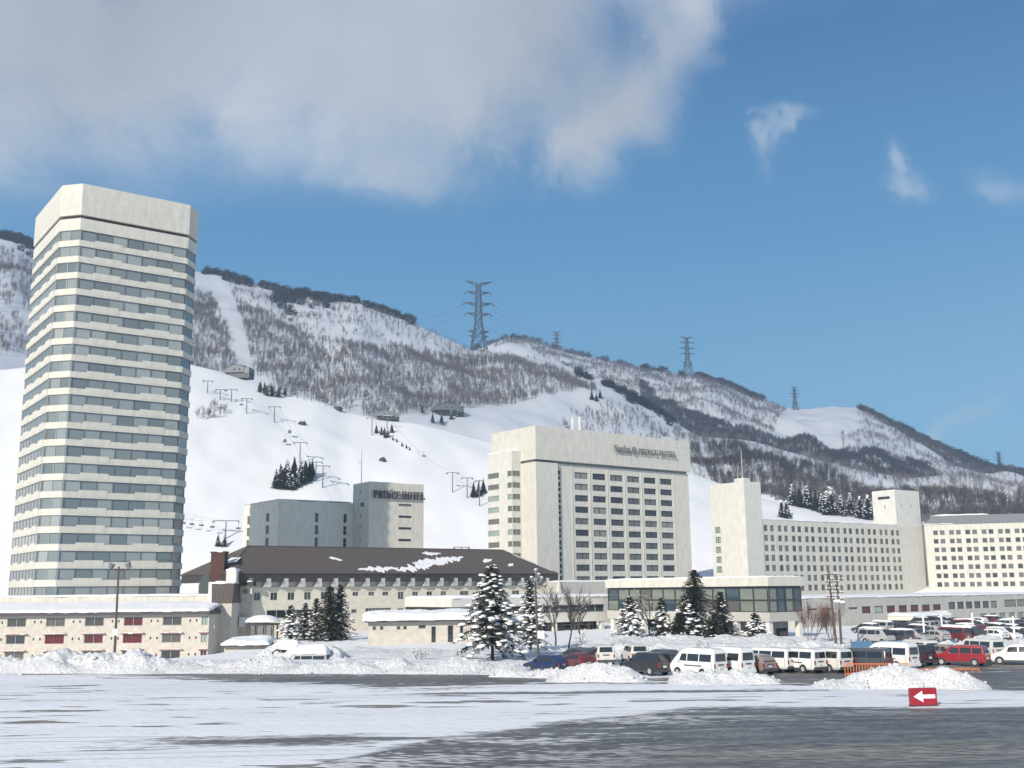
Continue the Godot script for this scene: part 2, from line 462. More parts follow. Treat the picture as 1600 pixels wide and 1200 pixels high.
func table(t: Array, x: float) -> float:
	if x <= t[0][0]: return t[0][1]
	for k in t.size() - 1:
		if x <= t[k + 1][0]: return lerpf(t[k][1], t[k + 1][1], (x - t[k][0]) / (t[k + 1][0] - t[k][0]))
	return t[-1][1]

func hill_y(k: String, x: float, z: float) -> float:
	var h: Dictionary = HILLS[k]
	var az := rad_to_deg(atan2(x, -z)); var r := Vector2(x, z).length()
	var d1 := table(h.dist, az)
	var top := 7.1 + d1 * tan(deg_to_rad(table(h.el, az)))
	var t: float = (r - h.d0) / (d1 - h.d0)
	var y: float
	if t <= 0: y = h.y0 + (r - h.d0) * 0.1
	elif t <= 1: y = h.y0 + (top - h.y0) * t * (1.3 - 0.3 * t)
	else: y = top - 0.25 * (r - d1)
	var rough := {"slope": 2.2, "forest": 9.0, "back": 16.0, "spur": 9.0}
	var edge := clampf(t * 3, 0, 1) * clampf(absf(1 - t) * 4 + 0.12, 0, 1)
	if k == "slope": y += 0.9 * edge * hill_noise.get_noise_2d(x * 3.5 + 300, z * 1.6)
	return y + rough[k] * edge * hill_noise.get_noise_2d(x, z)

func ground_y(x: float, z: float) -> float:
	var d := -z
	var y := -0.8 * smoothstep(20, 52, x) * smoothstep(112, 215, d)
	y += -4.0 * smoothstep(-34, -50, x) * smoothstep(112, 160, d)
	y += -4.4 * smoothstep(235, 330, d) * (1 - smoothstep(20, 52, x))
	y += -3.6 * smoothstep(245, 330, d) * smoothstep(20, 52, x)
	return y

# elongated patches of bare wet asphalt among packed snow; 0 = asphalt, 1 = snow
const NEAR_EDGE := [[-40, -30], [-20, -40], [-8.6, -46.1], [-6.1, -51.4], [-3.4, -55.6], [-0.2, -58.3], [3.3, -61.4], [7.2, -64.4], [10.7, -67.6], [15.4, -67.6], [22.7, -66.4], [30.3, -66.2], [60, -64]]
const FAR_TOP := [[-60, -106], [-39, -103], [-23.3, -99.6], [-0.3, -96], [6, -91], [16, -86], [30, -78]]
const FAR_LOW := [[-60, -104], [-37.5, -99.4], [-20.6, -88.6], [-9.7, -82.8], [-0.2, -84.2], [6, -86], [16, -84], [30, -78]]
const YARD := [[18, -140], [19, -92], [21, -84], [24, -80], [33, -75.3], [36, -74], [90, -71]]

func make_lot_texture() -> Array:
	var w := 1500; var h := 900
	var x0 := -75.0; var x1 := 75.0; var z0 := -120.0; var z1 := -30.0
	var imgs := []
	for s in [[3, 0.012, 5], [9, 0.05, 4], [14, 0.004, 4], [31, 0.14, 3], [47, 0.2, 3]]:
		var f := FastNoiseLite.new()
		f.seed = s[0]; f.frequency = s[1]; f.fractal_octaves = s[2]
		# streaks run along x, where cars have driven: stretch the noise that way
		var im := f.get_image(w / 5, h) if s[0] < 30 else (f.get_image(w, h) if s[0] == 31 else f.get_image(w / 3, h))
		im.convert(Image.FORMAT_RF)
		if s[0] != 31: im.resize(w, h, Image.INTERPOLATE_CUBIC)
		imgs.append(im.get_data().to_float32_array())
	var col := PackedByteArray(); col.resize(w * h * 3)
	var rough := PackedByteArray(); rough.resize(w * h)
	var bump := PackedByteArray(); bump.resize(w * h)
	var na := PackedFloat32Array(); var ft := PackedFloat32Array(); var fl := PackedFloat32Array(); var yd := PackedFloat32Array()
	for i in w:
		var x := lerpf(x0, x1, (i + 0.5) / w)
		na.append(table(NEAR_EDGE, x)); ft.append(table(FAR_TOP, x)); fl.append(table(FAR_LOW, x)); yd.append(table(YARD, x))
	for j in h:
		var z := lerpf(z0, z1, (j + 0.5) / h)
		for i in w:
			var q := j * w + i
			var s1: float = imgs[0][q] - 0.5; var s2: float = imgs[1][q] - 0.5; var s3: float = imgs[2][q] - 0.5; var s4: float = imgs[3][q] - 0.5; var s5: float = imgs[4][q] - 0.5
			var wob := s1 * 1.9 + s2 * 1.6 + s5 * 1.2 + s4 * 0.5
			var x := lerpf(x0, x1, (i + 0.5) / w)
			# how far inside each bare area this spot lies, in metres
			var near := z - na[i]
			var band := minf(z - ft[i], fl[i] - z) * 0.8 - 0.15 + s2 * 5.0 + s5 * 3.0
			var yard := minf(yd[i] - z, (x - 18.0)) if x > 18 else -9.0
			var bare := maxf(near * 0.75, maxf(band * 0.9, yard * 0.8))
			# thin driven streaks elsewhere
			bare = maxf(bare, (s2 * 1.5 + s3 * 0.7 - 0.60) * 4.0)
			bare = maxf(bare, 1.2 - Vector2((x + 10.5) / 6.5, (z + 55.0 + x * 0.06) / 1.5).length() * 1.25)
			bare = maxf(bare, 0.7 - Vector2((x - 6) / 16.0, (z + 77.6) / 0.8).length())
			var sn := clampf(0.5 - (bare + wob * 1.1) * 1.1, 0, 1)
			# deep inside the near area only thin rags of snow are left
			var rags := clampf((s1 * 2.4 + s2 * 3.0 + s5 * 3.4 + s4 * 1.4 - 0.12) * 2.6, 0, 1) * clampf(0.80 - near / 26.0 - maxf(0, x - 3) * 0.028, 0.05, 0.62)
			if near > 0: sn = maxf(sn, rags)
			if yard > 0: sn = maxf(sn, clampf((s2 * 2 + s3 - 0.45) * 3, 0, 0.6))
			var tone := 1.0 + s1 * 0.14 + s2 * 0.07 + s4 * 0.07 + s5 * 0.06
			var brown := clampf(0.5 + s3 * 2.0, 0, 1) if yard > 0 else clampf(0.2 + s3, 0, 1)
			var asp := Vector3(0.110, 0.106, 0.101).lerp(Vector3(0.150, 0.136, 0.116), brown) * (1 + s2 * 1.0 + s4 * 0.8 + s5 * 1.2 + s1 * 0.9)
			var snw := Vector3(0.74, 0.75, 0.78) * tone
			var c := asp.lerp(snw, sn)
			col[q * 3] = int(clampf(pow(c.x, 0.4545), 0, 1) * 255); col[q * 3 + 1] = int(clampf(pow(c.y, 0.4545), 0, 1) * 255); col[q * 3 + 2] = int(clampf(pow(c.z, 0.4545), 0, 1) * 255)
			rough[q] = int(clampf(lerpf(0.5 + s1 * 0.6 + s5 * 0.2, 0.82, sn), 0.25, 1) * 255)
			bump[q] = int(clampf(0.3 + sn * 0.4 + (s4 * 0.5 + s5 * 0.5) * (1.0 - 0.75 * sn), 0, 1) * 255)
	# tyre tracks: pairs of thin dark lines that wander over the packed snow
	var g := RandomNumberGenerator.new()
	g.seed = 71
	for k in 16:
		var za := g.randf_range(-94, -48); var slope := g.randf_range(-0.12, 0.12); var bend := g.randf_range(-0.0015, 0.0015)
		var from := g.randi_range(0, w - 500); var to := from + g.randi_range(250, 800)
		for i in range(from, mini(to, w)):
			var x := lerpf(x0, x1, (i + 0.5) / w)
			for side in [0.0, 1.45]:
				var j := int((za + side + slope * x + bend * x * x - z0) / (z1 - z0) * h)
				for dj in 2:
					if j + dj < 0 or j + dj >= h: continue
					var q := ((j + dj) * w + i) * 3
					var f: float = 0.80 + 0.14 * float(imgs[3][q / 3]) - 0.10 * float(imgs[0][q / 3])
					for c in 3: col[q + c] = int(col[q + c] * f)
	var out := []
	out.append(ImageTexture.create_from_image(Image.create_from_data(w, h, false, Image.FORMAT_RGB8, col)))
	out.append(ImageTexture.create_from_image(Image.create_from_data(w, h, false, Image.FORMAT_L8, rough)))
	var bi := Image.create_from_data(w, h, false, Image.FORMAT_L8, bump)
	bi.convert(Image.FORMAT_RGBA8)
	bi.bump_map_to_normal_map(3.0)
	out.append(ImageTexture.create_from_image(bi))
	return out

func make_ground() -> void:
	var t := make_lot_texture()
	var m := StandardMaterial3D.new()
	m.albedo_texture = t[0]
	m.roughness_texture = t[1]
	m.roughness = 1.0
	m.normal_enabled = true
	m.normal_texture = t[2]
	m.normal_scale = 0.8
	structure("parking_lot", grid_mesh(2, 2, func(u, v): return Vector3(lerpf(-75, 75, u), 0.012, lerpf(-30, -120, v))), m)
	# snow-covered ground all round, with the lot's sheet lying in it
	structure("snow_ground", grid_mesh(170, 150, func(u, v):
		var x := lerpf(-420, 420, u); var z := lerpf(60, -420, v)
		var y := ground_y(x, z)
		if z < -116 and absf(x) < 200: y += 0.35 * hill_noise.get_noise_2d(x * 14, z * 14) * smoothstep(116, 126, -z)
		return Vector3(x, y, z)), M.snow)
	for k in ["slope", "forest", "back", "spur"]:
		var h: Dictionary = HILLS[k]
		var names := {"slope": "ski_slope", "forest": "forest_hill", "back": "back_hill", "spur": "hill_spur"}
		structure(names[k], grid_mesh(200, 70, func(u, v):
			var az := deg_to_rad(lerpf(-36, 36, u))
			var d1 := table(h.dist, rad_to_deg(az))
			var r: float = lerpf(h.d0 - 15, d1 * 1.22, v)
			var x := r * sin(az); var z := -r * cos(az)
			return Vector3(x, hill_y(k, x, z), z)), M.snow)

# a broad thin cloud, high up behind the camera, whose shade lies on the hills beyond the ski slope
func make_cloud() -> void:
	var f := FastNoiseLite.new()
	f.seed = 12; f.frequency = 0.0022; f.fractal_octaves = 4
	var st := SurfaceTool.new()
	for sg in [1.0, -1.0]:
		st.append_from(grid_mesh(72, 16, func(u, v):
			var a: float = u * TAU; var r: float = v
			var reach: float = 1.0 + 0.2 * f.get_noise_2d(cos(a) * 500, sin(a) * 500)
			var x: float = cos(a) * r * 860 * reach; var z: float = sin(a) * r * 800 * reach
			return Vector3(-950 + x, 1200 + sg * (8 + 95 * sqrt(maxf(0, 1 - r * r))) * (1 + 0.5 * f.get_noise_2d(x * 2, z * 2)), 610 - z)), 0, Transform3D.IDENTITY)
	structure("cloud", st.commit(), M.cloud)

# ---------------------------------------------------------------- hotels
func build_tower() -> void:
	var t := thing("tower_hotel", "tall cream octagonal hotel tower with ribbon windows on every floor", "hotel", Vector3(-84.43, 0, -200), 36)
	# corners in plan, from the front left corner round to the right
	var C := [Vector2(0, 0), Vector2(21.6, 0), Vector2(24.75, -3.5), Vector2(24.75, -26.3), Vector2(21.6, -29.8), Vector2(0, -29.8), Vector2(-3.1, -26.3), Vector2(-3.1, -3.5)]
	var inset := func(e: float) -> PackedVector2Array:
		return Geometry2D.offset_polygon(PackedVector2Array(C), -e)[0]
	var b := MB.new()
	b.prism(inset.call(0.45), -4.3, 80.2)
	part("core", b, M.fascia, t)
	b = MB.new()
	b.prism(PackedVector2Array(C), 80.55, 87.0)
	var crown := part("crown", b, M.cream, t)
	b = MB.new()
	for y in [82.15, 83.75, 85.35]:   # thin joints between the cladding courses stand as shallow ribs
		b.prism(inset.call(-0.012), y, y + 0.05)
	part("joint", b, M.cream_dull, crown)
	b = MB.new()
	b.prism(inset.call(0.1), 77.48, 79.87)
	part("spandrel", b, M.cream, t)
	for p in [[5.5, -9.0], [9.3, -13.0], [3.0, -15.0]]:
		b = MB.new()
		b.tube(Vector3(p[0], 87, p[1]), Vector3(p[0], 90.2, p[1]), 0.1, 0.06)
		part("antenna", b, M.steel, t)
	var faces := [[0, 1, 7], [1, 2, 1], [7, 0, 2], [6, 7, 1]]
	for i in 22:
		var top := 77.48 - 3.28 * i
		var sill := top - 2.06
		b = MB.new()
		b.prism(inset.call(0.1), top - 3.28 if i < 21 else 3.0, sill)
		# raised balcony fronts on the front and on the left face
		for q in [[3.1, 8.3], [13.6, 18.6]]:
			b.box(q[0], sill - 0.9, -0.35, q[1], sill + 0.32, -0.06)
		for q in [[-8.6, -5.2], [-15.4, -11.6], [-22.6, -18.8]]:
			b.box(-3.04, sill - 0.9, q[0], -2.75, sill + 0.32, q[1])
		part("spandrel", b, M.cream, t)
		# glass, one pane after another
		for f in faces:
			var p: Vector2 = C[f[0]]; var q: Vector2 = C[f[1]]
			var along := (q - p).normalized()
			var out := Vector2(-along.y, along.x)
			var T := Transform3D(Basis(Vector3(along.x, 0, along.y), Vector3.UP, Vector3(out.x, 0, out.y)), Vector3(p.x, 0, p.y))
			var n: int = f[2]
			var full := (q - p).length()
			for k in n:
				var xa := 0.28 + (full - 0.56) * k / n; var xb := 0.28 + (full - 0.56) * (k + 1) / n
				var g: Material = M["tower_glass%d" % [0, 0, 1, 1, 1, 2, 2, 3][rng.randi() % 8]]
				if f[0] == 6: window(t, T, [xa, xb, sill, top], -0.4, g, 8, 1, M.frame, 0.14, "window_ribbon")
				else: window(t, T, [xa, xb, sill, top], -0.4, g, 1 if f[0] != 7 else 1, 1, M.steel if f[0] == 0 else M.frame, 0.08, "window_pane")
	b = MB.new()
	for i in [0, 7]:   # slim corner posts
		var c: Vector2 = C[i] * 0.985
		b.box(c.x - 0.12 + (0.2 if i == 0 else 0.15), 3, c.y - 0.4, c.x + 0.12 + (0.2 if i == 0 else 0.15), 77.5, c.y - 0.16)
	part("corner_post", b, M.frame, t)

func build_center() -> void:
	var t := thing("slab_hotel", "big cream hotel slab with six columns of dark windows and roof lettering", "hotel", Vector3(5.28, 0, -270), 37.5)
	var ops := []; var slot := []
	for r in 10:
		for c in 6:
			var x := 13.6 + 6.27 * c; var y := 37.2 - 2.978 * r
			ops.append([x, x + 4.6, y - 1.62, y])
	for k in 19:
		var y := 37.3 - 1.489 * k
		slot.append([7.3, 8.75, y - (1.15 if k % 2 == 0 else 0.85), y])
	var b := MB.new()
	b.facade(7.2, 56.3, -4.5, 39.0, 0, ops + slot, 0.4)
	b.facade(0, 7.2, -4.5, 39.0, 0.9, [], 0)            # the stair tower stands proud of the window wall
	b.T = right_side(7.2); b.facade(-0.9, 0, -4.5, 39, 0, [], 0)
	b.T = left_side(0); b.facade(-18, 0.9, -4.5, 39, 0, [], 0)
	b.T = right_side(56.3); b.facade(0, 18, -4.5, 39, 0, [], 0)
	b.T = Transform3D.IDENTITY
	b.quad(Vector3(56.3, -4.5, -18), Vector3(0, -4.5, -18), Vector3(0, 39, -18), Vector3(56.3, 39, -18))
	part("wall", b, M.cream, t)
	b = MB.new()
	b.box(0.5, 39.0, -17.6, 56.0, 39.6, -0.35)
	part("clerestory_band", b, M.pane_green, t)
	b = MB.new()
	b.box(-0.05, 39.62, -18.05, 56.4, 48.25, 0.95)
	var crown := part("crown", b, M.cream, t)
	b = MB.new()
	for y in [41.8, 44.0, 46.2]: b.box(-0.062, y, -17.9, 56.41, y + 0.09, 0.962)
	for x in [9.4, 18.8, 28.2, 37.6, 47.0]: b.box(x, 39.7, 0.94, x + 0.09, 48.1, 0.962)
	part("joint", b, M.cream_dull, crown)
	part("snow", snow_slab(0.2, 56.2, -17.8, 0.7, 48.24, 0.22, 4, 0.0, 2.0), M.snow, t)
	for o in ops: window(t, Transform3D.IDENTITY, o, -0.34, curtain(), 2, 1, M.frame_dark, 0.09)
	for o in slot: window(t, Transform3D.IDENTITY, o, -0.36, M.pane_dark, 0, 1, null, 0.07, "stair_window")
	for k in 7:   # vertical ribs between the window columns, with a floor band behind each
		b = MB.new()
		var x := 12.55 + 6.27 * k
		b.box(x - 0.16, 5, 0.002, x + 0.16, 38.98, 0.1)
		part("rib", b, M.cream, t)
	b = MB.new()
	for r in 10:
		for c in 6:   # rust streaks under sills
			if rng.randf() < 0.35:
				var x := 13.6 + 6.27 * c + rng.randf_range(0.3, 4.0); var y := 37.2 - 2.978 * r - 1.5
				b.box(x, y - rng.randf_range(0.3, 0.9), 0.003, x + 0.12, y, 0.006)
	part("rust_stain", b, M.stain, t)
	# projecting bay on the left side
	b = MB.new()
	var bay := []; var ret := []
	for r in 9:
		var y := 37.1 - 2.978 * r
		bay.append([-15.6, -10.75, y - 1.4, y]); bay.append([-7.18, -5.3, y - 1.4, y]); ret.append([-2.85, -0.3, y - 1.4, y])
	b.T = left_side(-3); b.facade(-15.8, -5.2, -4.5, 42.2, 0, bay, 0.3)
	b.T = Transform3D(Basis.IDENTITY, Vector3(0, 0, -5.2)); b.facade(-3, -0.01, -4.5, 42.2, 0, ret, 0.3)
	b.T = Transform3D.IDENTITY
	b.quad(Vector3(-3, 42.2, -5.2), Vector3(-0.06, 42.2, -5.2), Vector3(-0.06, 42.2, -15.8), Vector3(-3, 42.2, -15.8))
	b.quad(Vector3(-0.06, -4.5, -15.8), Vector3(-3, -4.5, -15.8), Vector3(-3, 42.2, -15.8), Vector3(-0.06, 42.2, -15.8))
	var bw := part("bay", b, M.white_wall, t)
	for o in bay: window(bw, left_side(-3), o, -0.22, M.pane_pale if rng.randf() < 0.6 else M.curtain2, 1, 1, M.frame)
	for o in ret: window(bw, Transform3D(Basis.IDENTITY, Vector3(0, 0, -5.2)), o, -0.22, M.curtain2, 2, 1, M.frame)
	part("snow", snow_slab(-3.05, -0.1, -15.8, -5.1, 42.2, 0.4, 8), M.snow, bw)
	# lettering with an emblem between, standing off the wall
	var sign_ := part("lettering", lettering("Naeba", 1.9, "Droid Serif", 0.12, 5.9), M.letter_grey, t, Transform3D(Basis.IDENTITY, Vector3(26.5, 43.2, 1.55)))
	sign_.set_meta("label", "grey raised lettering on the top of the hotel wall")
	part("lettering", lettering("PRINCE HOTEL", 1.55, "Droid Serif", 0.12, 14.6), M.letter_grey, t, Transform3D(Basis.IDENTITY, Vector3(35.6, 43.2, 1.55)))
	b = MB.new()
	b.T = Transform3D(Basis(Vector3.RIGHT, PI / 2), Vector3(33.9, 44.0, 1.6))
	for k in 12:   # a ring of petals round a disc
		var a := TAU * k / 12
		b.blob(Vector3(cos(a) * 0.85, 0, sin(a) * 0.85), Vector3(0.27, 0.08, 0.27), rng, 0)
	b.tube(Vector3(0, -0.08, 0), Vector3(0, 0.08, 0), 0.45, 0.45, 12)
	part("emblem", b, M.letter_grey, t)
	b = MB.new()
	for p in [[18.5, -6.0, 4.6], [21.5, -6.5, 5.2], [20, -7, 1.2]]: b.tube(Vector3(p[0], 48.2, p[1]), Vector3(p[0], 48.2 + p[2], p[1]), 0.35 if p[2] > 2 else 1.3, 0.3 if p[2] > 2 else 1.1)
	part("roof_vent", b, M.white_wall, t)

func lettering(text: String, height: float, font: String, deep: float, width := 0.0) -> ArrayMesh:
	var sf := SystemFont.new()
	sf.font_names = PackedStringArray([font])
	sf.font_weight = 700
	var tm := TextMesh.new()
	tm.font = sf
	tm.text = text
	tm.font_size = 64
	tm.pixel_size = height / 46.0
	tm.depth = deep
	tm.curve_step = 2.0
	tm.horizontal_alignment = HORIZONTAL_ALIGNMENT_LEFT
	tm.vertical_alignment = VERTICAL_ALIGNMENT_BOTTOM
	var st := SurfaceTool.new()
	var box := tm.get_aabb()
	var k := Vector3(width / box.size.x if width > 0 else 1.0, 1, 1)
	st.append_from(tm, 0, Transform3D(Basis.from_scale(k), Vector3(-box.position.x * k.x, -box.position.y, 0)))
	return st.commit()

func build_right() -> void:
	var t := thing("long_hotel", "long cream hotel wing with paired small windows between two blank stair towers", "hotel", Vector3(65.66, 0, -305), 36)
	var ops := []
	for r in 8:
		for c in 11:
			for k in 2:
				var x := 7.75 + 6.04 * c + 2.72 * k; var y := 24.75 - 2.83 * r
				ops.append([x, x + 1.75, y - 1.8, y])
	var b := MB.new()
	b.facade(7.0, 85.0, -4.5, 26.4, 0, ops, 0.3)
	b.box(7.0, 26.1, -14, 71.6, 26.4, -0.01)
	part("wall", b, M.cream, t)
	for o in ops: window(t, Transform3D.IDENTITY, o, -0.24, [M.curtain1, M.curtain2, M.curtain2, M.curtain0][rng.randi() % 4], 1, 1, M.frame, 0.1)
	b = MB.new()
	for c in 12: b.box(6.0 + 6.04 * c + 0.62, 3, 0.002, 6.0 + 6.04 * c + 0.8, 25.9, 0.06)
	part("downpipe", b, M.cream_dull, t)
	part("snow", snow_slab(7.1, 71.5, -14, 0.1, 26.4, 0.3, 17, 0.0, 2.0), M.snow, t)
	# first stair tower, with a raised corner parapet
	b = MB.new()
	var side := []
	for r in 5: side.append([-11.6, -9.6, 22.7 - 2.83 * r, 24.5 - 2.83 * r])
	b.facade(0, 7.0, -4.5, 36.9, 0.25, [], 0)
	b.T = left_side(0); b.facade(-13, 0.25, -4.5, 36.9, 0, side, 0.3); b.T = Transform3D.IDENTITY
	b.T = right_side(7.0); b.facade(-0.25, 13, -4.5, 36.9, 0, [], 0); b.T = Transform3D.IDENTITY
	b.quad(Vector3(0, 36.9, 0.25), Vector3(7, 36.9, 0.25), Vector3(7, 36.9, -13), Vector3(0, 36.9, -13))
	b.box(-0.06, 36.9, -3.2, 2.6, 37.9, 0.3)
	b.box(5.6, 36.9, -3, 7.04, 37.05, 0.28)
	var st := part("stair_tower", b, M.white_wall, t)
	for o in side: window(st, left_side(0), o, -0.2, M.pane_pale, 2, 1, M.pane_green, 0.2)
	b = MB.new()
	b.tube(Vector3(1.2, 37.8, -1.2), Vector3(1.2, 46.5, -1.2), 0.12, 0.05)
	b.tube(Vector3(0.4, 37.8, -2.2), Vector3(0.4, 41.0, -2.2), 0.07, 0.04)
	part("antenna", b, M.white_wall, st)
	# second stair tower
	b = MB.new()
	b.box(71.7, 26.0, -8.6, 85.0, 37.8, 0.02)
	b.box(85.0, -4.5, -8.6, 85.05, 37.8, 0.02)
	st = part("stair_tower", b, M.white_wall, t)
	b = MB.new()
	b.box(71.6, 35.0, -6.4, 71.69, 35.85, -2.0)
	part("louvre", b, M.frame_dark, st)
	b = MB.new()
	b.box(71.62, 32.0, -4.2, 71.69, 33.1, -3.8); b.box(74.6, 32.3, 0.021, 75.1, 33.1, 0.06); b.box(79.6, 32.3, 0.021, 80.1, 33.1, 0.06)
	part("vent", b, M.frame, st)
	part("snow", snow_slab(71.8, 84.9, -8.5, -0.1, 37.8, 0.15, 23, 0.0, 1.5), M.snow, st)

	# the wing beyond, turned towards the sun
	t = thing("end_hotel", "cream hotel wing with grey mansard roof at the right edge, ribbed front", "hotel", Vector3(134.24, 0, -352), -17)
	ops = []
	for r in 9:
		for c in 12:
			for k in 2:
				var x := 2.5 + 4.87 * c + 2.06 * k; var y := 24.75 - 2.76 * r
				ops.append([x, x + 1.5, y - 1.55, y])
	b = MB.new()
	b.facade(0, 62, -4.5, 26.7, 0, ops, 0.3)
	b.T = left_side(0); b.facade(-14, 0, -4.5, 26.7, 0, [], 0); b.T = Transform3D.IDENTITY
	part("wall", b, M.cream, t)
	for o in ops: window(t, Transform3D.IDENTITY, o, -0.24, [M.curtain1, M.curtain2, M.curtain2, M.curtain0][rng.randi() % 4], 1, 1, M.frame, 0.1)
	for c in 13:
		b = MB.new()
		b.box(1.55 + 4.87 * c - 0.22, -4, 0.002, 1.55 + 4.87 * c + 0.22, 26.4, 0.4)
		part("rib", b, M.white_wall, t)
	b = MB.new()
	b.loft([[Vector3(-0.2, 26.72, 0.3), Vector3(62, 26.72, 0.3), Vector3(62, 26.72, -14), Vector3(-0.2, 26.72, -14)], [Vector3(3, 29.6, -2.4), Vector3(62, 29.6, -2.4), Vector3(62, 29.6, -12), Vector3(3, 29.6, -12)]])
	part("roof", b, M.hut_grey, t)
	part("snow", snow_slab(3, 20, -12, -2.2, 29.6, 0.45, 31, 0.1, 1.5), M.snow, t)
	part("snow", snow_slab(-0.2, 9, -1.2, 0.3, 26.72, 0.3, 32, 0.1), M.snow, t)

func build_prince() -> void:
	var t := thing("shaded_hotel", "grey shaded hotel block with black lettering high on its square stair tower", "hotel", Vector3(-37.02, -0.185, -275), 36)
	t.scale = Vector3.ONE * 1.026
	var ops := []; var side := []
	for r in 6:
		var y := 26.6 - 3.05 * r
		for x in [-10.5, -2.6]: ops.append([x, x + 0.95, y - 2.3, y])
		side.append([-15.4, -13.4, y - 2.2, y]); side.append([-27.6, -25.6, y - 2.2, y])
	var b := MB.new()
	b.facade(-15.6, 0.2, -4.5, 29.4, -8.6, ops, 0.35)
	b.facade(-20.6, -15.6, -4.5, 29.65, -8, [], 0)
	b.T = right_side(-15.6); b.facade(8, 8.6, -4.5, 29.65, 0, [], 0)
	b.T = left_side(-20.6); b.facade(-30, -8, -4.5, 29.65, 0, side, 0.35); b.T = Transform3D.IDENTITY
	b.quad(Vector3(-20.6, 29.4, -8.6), Vector3(0, 29.4, -8.6), Vector3(0, 29.4, -30), Vector3(-20.6, 29.4, -30))
	b.box(-20.6, 29.4, -30, -15.6, 29.65, -8.02)
	part("wall", b, M.lavender_wall, t)
	for o in ops: window(t, Transform3D(Basis.IDENTITY, Vector3(0, 0, -8.6)), o, -0.28, M.pane_dark, 1, 2, M.frame, 0.1)
	for o in side: window(t, left_side(-20.6), o, -0.28, M.curtain1, 2, 1, M.frame, 0.12)
	part("snow", snow_slab(-20.4, -0.2, -29, -8.7, 29.6, 0.25, 41, 0, 1.5), M.snow, t)
	b = MB.new()
	var s := []
	for k in 5:
		var y := 29.0 - 2.95 * k
		s.append([8.55, 12.3, y - 0.62, y])
	b.facade(0, 15.95, -4.5, 34.2, 0, s, 0.3)
	var sm := []
	for k in 5: sm.append([-4.8, -4.2, 25.6 - 3.0 * k, 26.4 - 3.0 * k])
	sm.append([-4.7, -2.6, 28.2, 29.2]); sm.append([-4.8, -4.2, 31.6, 32.3])
	b.T = left_side(0); b.facade(-8.6, 0, -4.5, 34.2, 0, sm, 0.25)
	b.T = right_side(15.95); b.facade(0, 8.6, -4.5, 34.2, 0, [], 0); b.T = Transform3D.IDENTITY
	b.quad(Vector3(0, 34.2, 0), Vector3(15.95, 34.2, 0), Vector3(15.95, 34.2, -8.6), Vector3(0, 34.2, -8.6))
	b.quad(Vector3(15.95, 28, -8.6), Vector3(0, 28, -8.6), Vector3(0, 34.2, -8.6), Vector3(15.95, 34.2, -8.6))
	var st := part("stair_tower", b, M.cream, t)
	for k in 5: window(st, Transform3D.IDENTITY, s[k], -0.22, M.curtain2 if k == 0 else M.pane_dark, 1, 1, M.frame_dark, 0.08)
	for o in sm: window(st, left_side(0), o, -0.2, M.curtain1)
	part("snow", snow_slab(0.1, 15.8, -8.5, -0.1, 34.2, 0.2, 43), M.snow, st)
	b = MB.new()
	b.box(0.9, 30.2, 0.4, 15.9, 30.26, 0.46); b.box(0.9, 31.5, 0.4, 15.9, 31.56, 0.46)
	for k in 8: b.box(1.4 + 2.0 * k, 30.2, 0.0, 1.46 + 2.0 * k, 31.5, 0.4)
	part("sign_rail", b, M.frame, st)
	var w := part("lettering", lettering("PRINCE", 1.9, "Droid Serif", 0.25, 7.7), M.letter, st, Transform3D(Basis.IDENTITY, Vector3(0.9, 30.15, 0.6)))
	w.set_meta("label", "black raised serif letters on the stair tower")
	part("lettering", lettering("HOTEL", 1.9, "Droid Serif", 0.25, 6.8), M.letter, st, Transform3D(Basis.IDENTITY, Vector3(9.1, 30.15, 0.6)))
	b = MB.new()
	b.extrude(PackedVector2Array([Vector2(5.9, 32.15), Vector2(6.1, 32.6), Vector2(6.5, 32.25), Vector2(6.3, 32.1)]), 0.5, 0.7)
	part("crest_mark", b, M.letter, st)
	b = MB.new()
	b.tube(Vector3(0.4, 34.2, -5), Vector3(0.4, 42.6, -5), 0.09, 0.04)
	b.tube(Vector3(0.4, 39.5, -5), Vector3(-0.6, 39.5, -5), 0.05, 0.05)
	part("antenna", b, M.steel, st)

